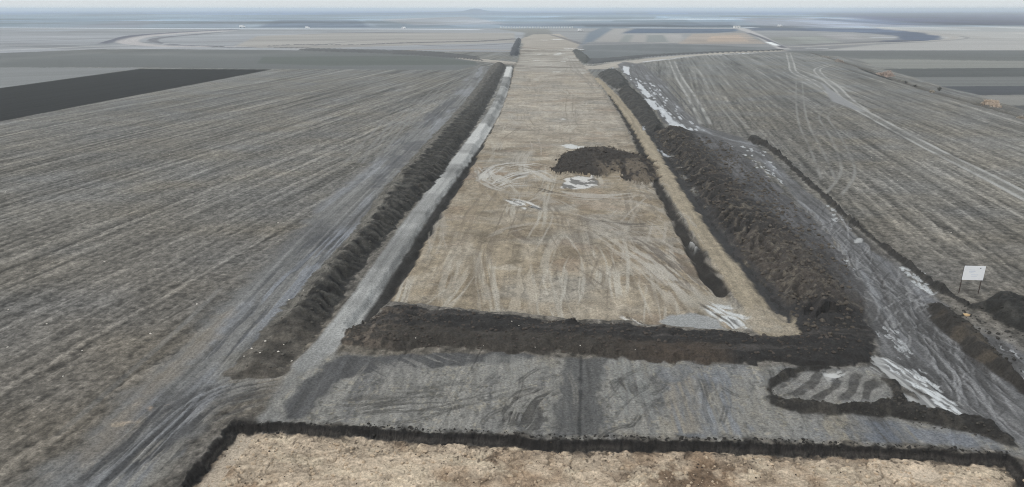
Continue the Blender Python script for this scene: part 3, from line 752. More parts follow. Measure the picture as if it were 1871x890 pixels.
strokes([(870, 350), (850, 400), (820, 470), (790, 530)], 3.0, (128, 116, 100), 0.4, 0.5, 0.1, 12, 225)
for px in [[(1050, 230), (1040, 200), (1042, 170)], [(1030, 140), (1040, 120), (1034, 100)], [(1080, 150), (1060, 125), (1042, 100)], [(1330, 560), (1240, 470), (1120, 400), (1010, 380)],
           [(1290, 580), (1220, 500), (1130, 430), (1020, 400)], [(980, 430), (900, 360), (880, 300)], [(1100, 560), (1080, 480), (1010, 400)], [(760, 540), (830, 430), (900, 340)]]:
    rut(px, 2.0, 0.35, (120, 110, 98), 0.5, 0.04, 0.12)
strokes([(880, 296), (900, 318), (935, 332), (985, 330)], 5.0, (190, 186, 178), 0.75, 0.42, -0.35, 6, 310)
strokes([(905, 292), (950, 300), (990, 314), (1010, 330)], 4.0, (192, 188, 180), 0.7, 0.42, -0.2, 6, 313)
strokes([(870, 318), (900, 300), (950, 292)], 2.5, (98, 92, 85), 0.5, 0.3, 0.2, 6, 316)
strokes([(1000, 340), (1050, 350), (1120, 352), (1180, 345)], 4.0, (186, 181, 172), 0.65, 0.42, -0.2, 6, 319)
strokes([(1130, 440), (1200, 480), (1280, 550)], 4.0, (190, 185, 176), 0.65, 0.4, -0.2, 7, 322)
strokes([(1060, 400), (1140, 450), (1220, 520), (1260, 575)], 5.0, (182, 175, 163), 0.6, 0.4, -0.1, 8, 325)
strokes([(1100, 400), (1180, 440), (1250, 495)], 3.0, (96, 90, 83), 0.5, 0.3, 0.2, 6, 328)
strokes([(1150, 300), (1180, 340), (1210, 390)], 3.0, (110, 103, 95), 0.5, 0.4, 0.1, 6, 331)
i, m, s, o, w = band(DITCH_R, [0.5, 0.8, 1.1, 1.0, 1.0, 1.2, 1.4, 1.5, 1.0], (52, 49, 46), 0.25, streak=0.25, along_l=3, cross_l=0.6, jit=0.30, dehaze=False, seed=2)
i, d, m = area([(1205, 580), (1225, 568), (1262, 562), (1300, 566), (1330, 592), (1240, 592)], 0.25, 0.3, 1.2)
tint(i, m * 0.9, lin(150, 152, 152)[None, :] * (1 + 0.08 * fbm(X[i], Y[i], 1.2, 0.3, 3, None, 120))[:, None]); ROUGH[i] += (0.45 - ROUGH[i]) * m
i, d, m = area([(1360, 590), (1310, 572), (1240, 540), (1280, 520), (1400, 580), (1440, 606), (1330, 606)], 0.6, 0.5, 1.5)
tint(i, m * 0.6, lin(168, 163, 152)[None, :])
strokes([(1272, 540), (1310, 560), (1340, 580), (1362, 604)], 2.6, (208, 210, 209), 0.95, 0.36, -0.25, 4, 228, wet=True)
strokes([(1272, 540), (1310, 560), (1340, 580), (1362, 604)], 2.4, (84, 80, 76), 0.85, 0.30, 0.25, 4, 231)
strokes([(1300, 545), (1345, 562), (1385, 582)], 1.6, (202, 204, 203), 0.9, 0.5, -0.2, 3, 234, wet=True)
strokes([(1132, 566), (1158, 578), (1180, 596)], 1.2, (206, 202, 194), 0.9, 0.22, -0.1, 2, 237, wet=True)
strokes([(1132, 566), (1158, 578), (1180, 596)], 1.2, (70, 66, 62), 0.8, 0.2, 0.25, 2, 240)

strokes([(860, 108), (950, 117), (1040, 121), (1120, 118)], 7.0, (112, 106, 100), 0.75, 2.5, -0.2, 30, 243)
strokes([(880, 112), (960, 120), (1060, 125)], 7.0, (128, 121, 112), 0.6, 2.5, 0.0, 30, 246)
strokes([(820, 103), (900, 113), (960, 116)], 9.0, (172, 166, 158), 0.6, 2.5, -0.2, 30, 249)
strokes([(1040, 119), (1120, 114), (1230, 104), (1330, 98)], 8.0, (176, 172, 166), 0.7, 2.0, -0.2, 30, 252)
strokes([(1130, 120), (1200, 110), (1300, 101), (1420, 95)], 6.0, (204, 205, 205), 0.85, 1.8, -0.25, 30, 255)
# small white wet flecks far up the bed
for px, rx in [((1028, 217), 0.9), ((985, 99), 1.6), ((1018, 100), 3.0), ((1022, 97), 4.0), ((980, 110), 2.4), ((1030, 112), 1.6), ((1016, 131), 2.0), ((1065, 133), 1.0), ((995, 74), 4), ((1018, 73), 6), ((1040, 265), 1.6), ((1060, 268), 1.2), ((1033, 106), 1.5), ((1046, 268), 1.8), ((1006, 118), 1.0)]:
    q = at(*px, -0.4)
    a_ = np.linspace(0, 2 * math.pi, 10, endpoint=False)
    p = np.stack([q[0] + rx * np.cos(a_), q[1] + rx * 0.9 * np.sin(a_)], 1)
    i, d, m = area(p, 0.35, 0.5, 0.9, world=True)
    tint(i, m * 0.85, lin(206, 206, 202)[None, :]); ROUGH[i] += (0.3 - ROUGH[i]) * m

# ---------------- puddles: silty pale standing water
PUDDLES = [
    [(1588, 652), (1612, 648), (1650, 662), (1690, 690), (1720, 715), (1745, 735), (1776, 760), (1752, 768), (1735, 755), (1700, 756), (1662, 745), (1645, 722), (1690, 720), (1640, 700), (1610, 675)],
    [(1832, 664), (1846, 672), (1871, 700), (1900, 730), (1880, 722), (1848, 694)],
    [(1258, 438), (1268, 439), (1277, 449), (1271, 451)],
    [(1502, 684), (1530, 676), (1534, 688), (1514, 696)],
    [(1558, 436), (1572, 434), (1576, 441), (1562, 443)],
    [(1200, 188), (1214, 198), (1232, 220), (1264, 237), (1246, 238), (1224, 228), (1208, 206)],
    [(1162, 142), (1176, 160), (1190, 176), (1182, 178), (1166, 160)],
    [(1136, 120), (1150, 122), (1152, 138), (1140, 132)],
    [(1100, 130), (1122, 122), (1120, 128), (1098, 137)],
    [(1204, 272), (1218, 280), (1226, 286), (1212, 284)],
    [(1172, 230), (1186, 230), (1188, 236), (1176, 238)],
    [(1176, 178), (1196, 184), (1206, 200), (1196, 200)],
]
PUD0 = 40
for n_, px in enumerate(PUDDLES):
    i, d, m = area(px, 0.12, 0.25 if n_ < 2 else 0.2, 0.9, pad=3)
    pd_ = at(1590, 650) - at(1776, 760) if n_ < 2 else at(1190, 150) - at(1262, 236); pd_ = pd_ / np.hypot(*pd_)
    d = d + (0.95 if n_ < 1 else 0.55 if n_ > 4 else 0.2) * fbm(X[i] * pd_[0] + Y[i] * pd_[1], X[i] * pd_[1] - Y[i] * pd_[0], 3.5 if n_ < 5 else 9, 0.5, 3, FOOT[i] * .3, 131)
    m = ss(d, -0.14, 0.14)
    z0 = -0.10
    mm = ss(d, -0.15, 0.1)
    Z[i] += (z0 - Z[i]) * mm
    c = lin(*((158, 158, 156) if n_ < 5 else (150, 153, 157)))[None, :] * (1 + 0.10 * fbm(X[i], Y[i], 2.0, 1.0, 3, None, 130) - 0.22 * (1 - ss(d, 0.0, 0.45)))[:, None]
    damp = ss(d, -0.9, 0.1) * (1 - m)
    tint(i, damp * 0.5, lin(84, 83, 82)[None, :])
    tint(i, m, c)
    ROUGH[i] += (0.14 - ROUGH[i]) * mm; GRAIN[i] *= 1 - mm
    REG[i[mm > 0.6]] = PUD0 + n_
    REGIONS[PUD0 + n_] = dict(name='puddle', kind='structure', water=True)
strokes([(1586, 656), (1630, 668), (1690, 706), (1750, 762)], 2.6, (92, 91, 90), 0.75, 0.22, 0.15, 4, 600, 0.02)
strokes([(1600, 640), (1650, 668), (1710, 720), (1775, 775)], 2.4, (84, 83, 82), 0.7, 0.22, 0.1, 4, 603, 0.02)
strokes([(1610, 640), (1680, 690), (1760, 760), (1830, 815)], 4.0, (74, 73, 73), 0.7, 0.3, 0.0, 7, 606)
strokes([(1590, 560), (1620, 620), (1680, 690), (1760, 760)], 4.0, (72, 71, 71), 0.7, 0.3, 0.0, 6, 609)
strokes([(1650, 520), (1700, 590), (1780, 680), (1871, 770)], 4.5, (76, 75, 75), 0.65, 0.32, 0.05, 7, 612)
strokes([(1560, 440), (1620, 510), (1670, 590), (1740, 680)], 4.0, (78, 77, 77), 0.6, 0.3, 0.05, 6, 615)
# broken wet glints in the mud, their sheen painted in as pale colour
def glints(px, n, along_px, L=(0.6, 2.0), w=(0.08, 0.25), rgb=(196, 199, 200), z=-0.06):
    """thin films of water lying in wheel marks"""
    p = pts(px); lo, hi = p.min(0), p.max(0)
    a, b = at(*along_px[0]), at(*along_px[1]); dv = (b - a) / np.linalg.norm(b - a)
    k = 0; guard = 0
    while k < n and guard < n * 40:
        guard += 1
        q = lo + np.random.rand(2) * (hi - lo)
        ins = False
        for e in range(len(p)):
            (ax, ay), (bx, by) = p[e - 1], p[e]
            if (ay > q[1]) != (by > q[1]) and q[0] < (bx - ax) * (q[1] - ay) / (by - ay) + ax:
                ins = not ins
        if not ins:
            continue
        k += 1
        l = random.uniform(*L); ww = random.uniform(*w)
        line = np.array([q - dv * l / 2, q + np.array([dv[1], -dv[0]]) * random.uniform(-.1, .1), q + dv * l / 2], np.float32)
        i = near_idx(line, 0.6); s, o = along(line, i)
        o = o + 0.1 * fbm(X[i], Y[i], 0.6, None, 2, None, 140)
        endf = ss(s, 0, l * .2) * (1 - ss(s, l * .8, l))
        m = (1 - ss(np.abs(o), ww * .6, ww)) * endf
        kk = m > .01
        tint(i[kk], m[kk] * 0.85, lin(*rgb)[None, :]); ROUGH[i[kk]] += (0.15 - ROUGH[i[kk]]) * m[kk]
np.random.seed(5)
glints([(1640, 480), (1690, 500), (1712, 535), (1680, 535)], 26, ((1640, 480), (1700, 535)))
glints([(1500, 470), (1540, 465), (1560, 495), (1520, 500)], 16, ((1500, 480), (1560, 478)), (0.8, 2.0))
glints([(1500, 365), (1550, 385), (1570, 420), (1530, 410)], 14, ((1500, 365), (1560, 420)))
glints([(1330, 262), (1400, 275), (1440, 335), (1400, 330)], 34, ((1340, 262), (1420, 330)), (0.8, 2.5))
glints([(1395, 300), (1420, 330), (1400, 332)], 4, ((1395, 322), (1420, 334)), (1, 2), (0.2, 0.4))
glints([(1140, 130), (1190, 150), (1290, 240), (1230, 235)], 60, ((1150, 120), (1250, 235)), (2, 7), (0.15, 0.45), (188, 190, 194))
glints([(1600, 650), (1700, 690), (1790, 770), (1720, 740)], 40, ((1610, 650), (1790, 770)), (0.6, 2.4), (0.04, 0.16))
glints([(1590, 590), (1640, 600), (1700, 690), (1640, 660)], 22, ((1600, 600), (1690, 690)), (0.4, 1.6), (0.04, 0.14), (176, 178, 179))
glints([(1440, 690), (1540, 680), (1560, 700), (1460, 720)], 12, ((1440, 690), (1540, 690)), (0.4, 1.2), (0.05, 0.12), (170, 172, 174))
glints([(1750, 590), (1871, 650), (1871, 720), (1830, 690)], 20, ((1750, 590), (1871, 690)), (0.8, 2.4), (0.05, 0.18), (176, 178, 180))

# ---------------- field tracks on the right
for px in [[(1228, 112), (1240, 140), (1258, 168), (1276, 200), (1290, 228)], [(1440, 96), (1446, 116), (1452, 132), (1490, 150), (1530, 178), (1600, 216), (1700, 270), (1800, 320), (1900, 372), (2050, 450)],
           [(1518, 118), (1494, 126), (1500, 138), (1530, 162), (1545, 178), (1580, 204)]]:
    rut(px, 2.4, 0.85, (176, 175, 171), 1.0, 0.03, 0.2)
    rut(px, 0.01, 2.0, (134, 134, 131), 0.5, 0.02, 0.5)
for px in [[(1460, 140), (1462, 190), (1470, 230), (1490, 270), (1515, 330)], [(1540, 190), (1505, 210), (1524, 245), (1545, 290), (1548, 320), (1522, 356)],            [(1290, 140), (1310, 180), (1360, 235)], ]:
    rut(px, 2.2, 0.5, (150, 149, 145), 0.6, 0.03, 0.18)
for px in [[(1270, 170), (1272, 200), (1285, 232)], [(1180, 120), (1230, 170), (1275, 225)]]:
    rut(px, 2.3, 0.6, (86, 86, 86), 0.6, 0.05, 0.2)
field([(1500, 150), (1520, 165), (1580, 205), (1560, 200), (1520, 185)], (148, 149, 150), 0.05)
# dry ditch between the stubble and the right-hand fields
band([(1480, 96), (1530, 110), (1575, 124), (1640, 146), (1700, 166), (1780, 188), (1850, 208), (1960, 238)], [2, 2.5, 2.5, 3, 2.4, 2.4, 2.6, 3], (98, 97, 94), 0.6, lift=-0.5, jit=0.5, seed=11)
band([(1570, 124), (1600, 136), (1630, 146)], 1.8, (56, 56, 58), 0.5, jit=0.3, seed=12)  # shadow line inside the ditch, painted on as a dark soil colour

# ------------------------------------------------------------------ earth berms and heaps: each lies on the stripped ground as a body of its own
def heap(px, rid, name, label, cat, hgt, ramp, base_h=0.0, jit=0.5, jl=2.0, ridge=0.0, rid_l=2.0, rid_line=None, skew=0.4, cols=None, crest=None, rough_n=0.25, flat=False, group=None, sm=True, seed=200, one_side=0, phase=None, fade=None):
    p = pts(px)
    if sm:
        p = smooth(p, 3, True)
    i = near_idx(p, 3.0)
    d = sdf(p, i)
    x, y, fo = X[i], Y[i], FOOT[i]
    dj = d + jit * fbm(x, y, jl, None, 4, fo * .4, seed)
    s = o = None
    if rid_line is not None:
        ln = smooth(pts(rid_line), 4)
        s, o = along(ln, i)
        ph = (phase(s, o) if phase else s / rid_l + skew * o) + (1.0 if one_side else 0.7) * fbm(x, y, 4.5, None, 3, None, seed + 1)
        rg = 1 - np.abs(((ph % 1.0) - 0.5) * 2)               # saw of tipped loads
        amp = 0.55 + 0.6 * vnoise(np.floor(ph) * 7.13 + 0.5, np.floor(ph) * 0 + seed)
        rg = rg ** 0.8 * amp
        dj = dj + ridge * 0.8 * (rg - 0.5) * ss(d, -2.0, 1.0) * (ss(o, -.2, .6) if one_side else 1)
    else:
        rg = None
    f = ss(dj, 0.0, ramp)
    if flat:
        f = 1 - (1 - np.clip(dj / ramp, 0, 1)) ** 2.2
    h = hgt * f
    h = h * (1 + 0.10 * fbm(x, y, 7, None, 2, None, seed + 2))
    if rg is not None:
        h = h + ridge * (rg - 0.45) * ss(dj, 0.15, 1.2) * (1 - 0.3 * f) * (ss(o, -.2, .6) if one_side else 1)
    h = h + rough_n * fbm(x, y, 1.1, None, 4, fo * .5, seed + 3) * ss(dj, 0.0, 0.7)
    if name == 'spoil_heap':
        h = h * (1 - 0.55 * ss(o, 0.5, 5.5))
    if fade is not None:
        h = h * (0.35 + 0.65 * ss(y, fade[0], fade[1]))
    h = np.maximum(h, 0)
    m = ss(dj, -0.12, 0.18)
    k = m > 0.003
    i, m, dj, f, h, x, y, fo = i[k], m[k], dj[k], f[k], h[k], x[k], y[k], fo[k]
    if s is not None:
        s, o, rg = s[k], o[k], rg[k]
    Z[i] = np.maximum(Z[i] * (1 - m) + base_h * m, base_h * m) + h * m
    dist = float(np.hypot(*p.mean(0)))
    c = cols(i, dj, f, h, s, o, rg, x, y, fo, dist)
    c = c * np.clip(1 + 0.20 * fbm(x, y, 0.5, None, 3, fo * .7, seed + 5), .45, 1.7)[:, None]
    tint(i, m, c)
    GRAIN[i] += (1.8 - GRAIN[i]) * m
    ROUGH[i] += (0.92 - ROUGH[i]) * m
    REG[i[m > 0.5]] = rid
    REGIONS[rid] = dict(name=name, kind=None, label=label, category=cat, group=group)

def dark_cols(d1=(54, 51, 49), d2=(78, 72, 66), k=0.6, lam=2.5, sd=300):
    def fn(i, dj, f, h, s, o, rg, x, y, fo, dist):
        c = np.empty((i.size, 3), np.float32); c[:] = lin(*d1)
        n = fbm(x, y, lam, None, 3, fo * .4, sd)
        c += (lin(*d2) - c) * (k * ss(n, 0.0, 0.8))[:, None]
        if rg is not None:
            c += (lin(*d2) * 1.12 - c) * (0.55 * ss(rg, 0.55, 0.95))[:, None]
        return c
    return fn

# 1 long windrow along the left haul road: weathered grassy flank on the field side, fresh scalloped flank to the road
LW = [(902, 117), (924, 119), (916, 142), (902, 172), (874, 222), (842, 268), (802, 326), (758, 374), (734, 404), (686, 458), (640, 519), (596, 586), (543, 655), (514, 688), (468, 692), (414, 686),
      (446, 640), (484, 600), (545, 532), (600, 472), (654, 414), (676, 376), (722, 322), (780, 258), (808, 230), (850, 184), (884, 140)]
LWL = [(430, 692), (470, 640), (515, 590), (580, 522), (630, 460), (676, 408), (698, 376), (741, 322), (793, 264), (820, 234), (860, 190), (890, 149), (915, 114)]
def lw_cols(i, dj, f, h, s, o, rg, x, y, fo, dist):
    c = np.empty((i.size, 3), np.float32); c[:] = lin(58, 56, 53)
    n = fbm(x, y, 1.0, None, 3, fo * .6, 301)
    left = ss(-o + 0.6 * n + 0.5 * (rg - .5), -1.05, 0.0)
    c += (lin(88, 86, 81) - c) * (0.75 * ss(rg, 0.45, 0.85) * ss(n, -.7, .3))[:, None]  # relief shading painted into the soil colour: ridges lightened
    c += (lin(38, 37, 37) - c) * (0.85 * (1 - ss(rg + .2 * n, 0.10, 0.42)))[:, None]  # slots between ridges darkened in colour, standing in for their shade
    toe = 1 - ss(dj, 0.1, 0.8)
    c += (lin(46, 45, 45) - c) * (0.6 * toe)[:, None]
    lc = lin(106, 103, 97) * np.clip(1 + 0.32 * n + 0.25 * fbm(x, y, .4, None, 2, fo * .8, 304), .4, 1.6)[:, None]
    c += (lc - c) * (0.9 * left)[:, None]
    endz = 1 - ss(y, 53, 60)
    c += (lin(98, 92, 84) * np.clip(1 + .5 * n, .4, 1.6)[:, None] - c) * (0.65 * endz)[:, None]
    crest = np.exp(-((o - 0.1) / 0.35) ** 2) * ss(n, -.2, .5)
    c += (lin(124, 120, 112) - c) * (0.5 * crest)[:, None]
    c += (lin(92, 91, 89) - c) * (0.35 * ss(y, 120, 240))[:, None]
    return c
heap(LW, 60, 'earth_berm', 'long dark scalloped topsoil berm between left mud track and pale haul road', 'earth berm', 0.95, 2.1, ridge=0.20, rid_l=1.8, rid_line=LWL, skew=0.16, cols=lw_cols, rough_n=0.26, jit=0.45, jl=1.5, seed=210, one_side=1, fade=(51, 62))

# 2 upper right windrow, in two stretches with a gap
RW1 = [(1092, 136), (1112, 128), (1130, 130), (1142, 142), (1150, 156), (1132, 162), (1116, 158)]
heap(RW1, 61, 'earth_berm', 'short dark earth berm beside the crossing track at the beige haul road end', 'earth berm', 1.1, 2.5, ridge=0.3, rid_l=2.4, rid_line=[(1145, 165), (1100, 125)], skew=0.2, cols=dark_cols((64, 64, 63), (92, 90, 86)), jit=0.4, seed=220)
RW2 = [(1128, 168), (1152, 160), (1178, 182), (1200, 212), (1216, 238), (1196, 244), (1176, 232), (1150, 200)]
heap(RW2, 62, 'earth_berm', 'dark scalloped earth berm between short far berm and big spoil heap', 'earth berm', 1.15, 2.4, ridge=0.35, rid_l=2.2, rid_line=[(1205, 242), (1138, 160)], skew=0.15, cols=dark_cols((60, 59, 58), (86, 83, 78)), jit=0.4, seed=230)

# 3 the big spoil heap
SH = [(1196, 242), (1222, 234), (1258, 238), (1292, 246), (1330, 262), (1362, 285), (1400, 322), (1440, 358), (1484, 400), (1524, 446), (1556, 496), (1570, 550), (1584, 600), (1578, 632), (1520, 636), (1468, 612), (1452, 582),
      (1424, 548), (1384, 500), (1340, 446), (1296, 390), (1254, 330), (1220, 282)]
SHL = [(1205, 235), (1260, 310), (1330, 400), (1400, 480), (1470, 560), (1530, 630)]
SHC = [(1540, 640), (1500, 560), (1452, 500), (1390, 432), (1322, 366), (1262, 296), (1222, 228)]
def sh_cols(i, dj, f, h, s, o, rg, x, y, fo, dist):
    c = np.empty((i.size, 3), np.float32); c[:] = lin(58, 55, 53)
    n = fbm(x, y, 3.5, None, 4, fo * .4, 311); n2 = fbm(x, y, 1.3, None, 3, fo * .5, 312)
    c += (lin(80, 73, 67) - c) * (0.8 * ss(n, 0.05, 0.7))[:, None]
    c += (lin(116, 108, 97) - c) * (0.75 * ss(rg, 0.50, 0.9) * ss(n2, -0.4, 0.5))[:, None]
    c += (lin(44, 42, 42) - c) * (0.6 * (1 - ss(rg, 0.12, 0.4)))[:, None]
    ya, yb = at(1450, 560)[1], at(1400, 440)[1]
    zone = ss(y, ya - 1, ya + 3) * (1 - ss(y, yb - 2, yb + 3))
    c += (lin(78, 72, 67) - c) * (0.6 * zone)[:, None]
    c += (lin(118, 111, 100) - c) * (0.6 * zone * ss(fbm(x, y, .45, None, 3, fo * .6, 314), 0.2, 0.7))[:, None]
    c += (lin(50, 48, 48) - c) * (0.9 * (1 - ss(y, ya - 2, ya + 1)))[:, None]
    fl = 1 - ss(dj, 0.1, 1.2)
    c += (lin(56, 55, 56) - c) * (0.7 * fl * ss(-o, 0, 1))[:, None]
    st = fbm(s, o, 9, .5, 2, fo * .4, 313)
    c += (lin(56, 54, 54) - c) * (0.6 * ss(o, 1.0, 4.0) * ss(y, ya, ya + 4))[:, None]
    c += (lin(100, 100, 101) - c) * (0.65 * ss(o, 2.0, 5.5) * ss(st, 0.0, .6) * ss(y, ya, ya + 4))[:, None]
    mu_ = ss(o + 1.2 * n, 3.0, 6.0) * ss(y, ya, ya + 4)
    c += (lin(98, 97, 98) * np.clip(1 + .35 * st, .5, 1.5)[:, None] - c) * (0.75 * mu_)[:, None]
    return c
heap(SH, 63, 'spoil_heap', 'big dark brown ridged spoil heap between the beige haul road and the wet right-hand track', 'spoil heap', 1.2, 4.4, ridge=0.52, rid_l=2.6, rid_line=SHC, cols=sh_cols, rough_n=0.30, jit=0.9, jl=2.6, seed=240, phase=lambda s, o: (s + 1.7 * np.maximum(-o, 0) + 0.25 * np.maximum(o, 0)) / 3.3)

# 4 the cross berm that closes the bed
CB = [(628, 618), (650, 596), (684, 574), (716, 560), (800, 566), (870, 570), (930, 574), (1000, 586), (1080, 592), (1180, 598), (1260, 602), (1340, 608), (1440, 612), (1470, 590), (1520, 570), (1570, 580), (1596, 620), (1598, 656),
      (1560, 668), (1480, 672), (1400, 664), (1300, 666), (1200, 660), (1100, 654), (1000, 645), (900, 642), (800, 634), (740, 640), (690, 636), (650, 632)]
def cb_cols(i, dj, f, h, s, o, rg, x, y, fo, dist):
    c = np.empty((i.size, 3), np.float32); c[:] = lin(50, 48, 47)
    n = fbm(x, y, 10, 0.9, 3, fo * .5, 321)
    c += (lin(84, 80, 77) - c) * (0.6 * ss(n, 0.2, 0.8))[:, None]
    front = ss(-o + 0.3 * fbm(x, y, 2, None, 2, None, 324), 0.1, 1.2) * (1 - ss(x, 16, 19))
    c += (lin(72, 67, 61) - c) * (0.7 * front)[:, None]
    br = front * ss(x, 6, 14) * (1 - ss(x, 17, 20))
    c += (lin(82, 70, 60) - c) * (0.5 * br)[:, None]
    le = ss(-x, 9, 12.5)
    c += (lin(112, 102, 92) - c) * (0.8 * le * ss(fbm(x, y, .5, None, 3, fo * .7, 322), -.1, .6))[:, None]
    up = ss(o, 0.3, 1.5) * ss(-x, 6, 9)
    c += (lin(100, 92, 84) - c) * (0.6 * up * ss(fbm(x, y, .6, None, 3, fo * .7, 323), -.1, .6))[:, None]
    return c
heap(CB, 64, 'earth_berm', 'flat-topped black earth berm lying straight across the near end of the beige roadbed', 'earth berm', 0.52, 1.9, base_h=-0.05, flat=True, ridge=0.0, rid_l=1.3, rid_line=[(1600, 612), (1300, 630), (1000, 610), (640, 592)], skew=0.0, cols=cb_cols, rough_n=0.20, jit=0.65, jl=1.3, seed=250, sm=True)

i, d, m = area([(1380, 560), (1420, 566), (1446, 584), (1462, 600), (1446, 612), (1390, 608), (1350, 598)], 0.3, 0.7, 1.0)
tint(i, m * 0.85 * ss(fbm(X[i], Y[i], .8, None, 3, FOOT[i] * .5, 480), -.8, .1), lin(160, 150, 134)[None, :] * (1 + .15 * fbm(X[i], Y[i], .5, None, 2, FOOT[i] * .5, 481))[:, None])
# 5 dark mound left on the bed
DM = [(1014, 312), (1016, 292), (1034, 276), (1070, 268), (1112, 267), (1150, 276), (1186, 288), (1204, 306), (1196, 330), (1150, 330), (1128, 312), (1090, 320), (1050, 312)]
def dm_cols(i, dj, f, h, s, o, rg, x, y, fo, dist):
    c = np.empty((i.size, 3), np.float32); c[:] = lin(60, 55, 51)
    n = fbm(x, y, 1.0, 5, 3, fo * .4, 331)
    fr = 1 - ss(y, at(1080, 300)[1], at(1080, 288)[1])
    right = ss(x, at(1075, 300)[0], at(1110, 300)[0])
    c += (lin(124, 113, 99) - c) * (0.85 * fr * right * ss(n, -.35, .4))[:, None]
    c += (lin(92, 84, 75) - c) * (0.5 * right * ss(n, 0, .7))[:, None]
    return c
heap(DM, 65, 'earth_mound', 'low black earth mound dumped on the middle of the beige roadbed', 'earth mound', 0.65, 2.4, base_h=-0.5, cols=dm_cols, rough_n=0.30, jit=0.9, jl=2.5, seed=260)

# 6 oval bund round the trial patch at the lower right, 7 bank running on to the pit corner
RB = [(1398, 708), (1410, 690), (1440, 676), (1480, 670), (1520, 672), (1490, 678), (1450, 688), (1428, 700), (1418, 716), (1440, 730), (1500, 738), (1560, 738), (1600, 738), (1626, 724), (1624, 706), (1606, 690), (1630, 694), (1650, 712), (1660, 738),
      (1720, 752), (1790, 770), (1850, 800), (1864, 820), (1800, 800), (1740, 785), (1660, 768), (1600, 760), (1540, 758), (1470, 756), (1420, 742), (1400, 726)]
heap(RB, 66, 'earth_berm', 'low curved black earth berm ringing the oval patch beside the pale puddle', 'earth berm', 0.55, 0.8, cols=dark_cols((52, 50, 48), (86, 82, 76), 0.5, 0.9, 340), rough_n=0.22, jit=0.30, jl=1.2, seed=270)
# 8 berm strip in the work area at the right
RS1 = [(1694, 560), (1712, 556), (1750, 582), (1790, 612), (1816, 640), (1850, 672), (1890, 716), (1930, 760), (1896, 744), (1850, 706), (1810, 676), (1770, 650), (1738, 622), (1708, 588)]
heap(RS1, 67, 'earth_berm', 'narrow dark brown earth berm between two muddy lanes below the white board', 'earth berm', 0.9, 1.1, cols=dark_cols((58, 55, 52), (92, 84, 74), 0.7, 2.0, 350), rough_n=0.20, jit=0.35, jl=1.6, seed=280)
# 9 field-edge berm beside the churned track
FE = [(1368, 252), (1388, 254), (1412, 270), (1440, 292), (1470, 322), (1510, 356), (1552, 396), (1600, 434), (1650, 468), (1700, 508), (1740, 536), (1776, 556), (1764, 560), (1720, 538), (1670, 500), (1620, 462), (1568, 420), (1520, 378), (1474, 336), (1430, 296), (1396, 268), (1372, 262)]
heap(FE, 68, 'earth_berm', 'thin dark ridge of thrown-up soil along the field edge behind the white board', 'earth berm', 0.75, 0.9, cols=dark_cols((56, 54, 52), (80, 77, 72), 0.5, 1.2, 360), rough_n=0.22, jit=0.35, jl=1.4, seed=290)
# 10 dark bank at the right frame edge
RE = [(1790, 556), (1820, 544), (1860, 548), (1920, 566), (2020, 610), (2060, 680), (1960, 650), (1900, 624), (1850, 596), (1808, 576), (1770, 562)]
heap(RE, 69, 'earth_berm', 'broad black cloddy earth bank to the right of the white board', 'earth berm', 0.9, 1.3, cols=dark_cols((50, 49, 47), (84, 82, 78), 0.55, 1.2, 370), rough_n=0.28, jit=0.45, jl=1.6, seed=300)
# 11..14 banks of the crossing and of the far ramps
heap([(560, 90), (700, 93), (800, 97), (862, 104), (884, 111), (860, 109), (800, 104), (700, 98), (560, 93)], 70, 'earth_berm', 'long thin dark bank behind the crossing track on the left of the bed', 'earth berm', 0.6, 1.6, cols=dark_cols((88, 89, 90), (108, 107, 105), 0.4, 6, 380), jit=0.25, jl=9, seed=310, rough_n=0.1)
heap([(1062, 112), (1078, 108), (1110, 107), (1180, 101), (1280, 96), (1420, 91.5), (1420, 93), (1280, 98.5), (1180, 105), (1110, 114), (1076, 117)], 71, 'earth_berm', 'tapering dark bank behind the crossing track on the right of the bed', 'earth berm', 0.7, 1.8, cols=dark_cols((86, 88, 90), (108, 108, 106), 0.4, 6, 390), jit=0.25, jl=9, seed=320, rough_n=0.1)
heap([(1046, 93), (1058, 92), (1078, 107), (1072, 117), (1060, 112)], 72, 'earth_berm', 'dark cut bank at the right edge of the far roadbed', 'earth berm', 1.0, 2.0, cols=dark_cols((78, 80, 78), (104, 104, 100), 0.5, 5, 400), jit=0.6, jl=3, seed=330, rough_n=0.1)
heap([(932, 101), (934, 90), (940, 78), (946, 70), (952, 72), (949, 88), (948, 101)], 73, 'earth_mound', 'upright dark soil mound at the left edge of the far roadbed', 'earth mound', 2.0, 3.0, cols=dark_cols((70, 73, 79), (108, 112, 118), 0.6, 6, 410), jit=0.8, jl=5, seed=340, rough_n=0.3)

# interior stripes of the ringed patch
i, d, m = area([(1424, 702), (1470, 682), (1540, 676), (1600, 690), (1620, 712), (1598, 734), (1500, 734), (1436, 722)], 0.4, 0.3, 1.5)
sd_ = at(1497, 724) - at(1541, 680); sd_ = sd_ / np.hypot(*sd_)
acr = X[i] * sd_[1] - Y[i] * sd_[0]; alo = X[i] * sd_[0] + Y[i] * sd_[1]
stp = np.sin(acr * 2 * math.pi / 1.35 + 1.6 * fbm(X[i], Y[i], 3.0, None, 2, None, 420)) + 0.7 * fbm(alo, acr, 2.5, .5, 3, FOOT[i] * .5, 422)
tint(i, m * 0.85, lin(78, 76, 74)[None, :] + (lin(136, 134, 130) - lin(78, 76, 74))[None, :] * ss(stp, -.4, .5)[:, None])
C[i] *= (1 + m * .22 * fbm(X[i], Y[i], .4, None, 2, FOOT[i] * .6, 421))[:, None]
strokes([(1500, 684), (1520, 684), (1545, 680)], 1.2, (186, 186, 184), 0.9, 0.3, -0.4, 2, 340, wet=True)

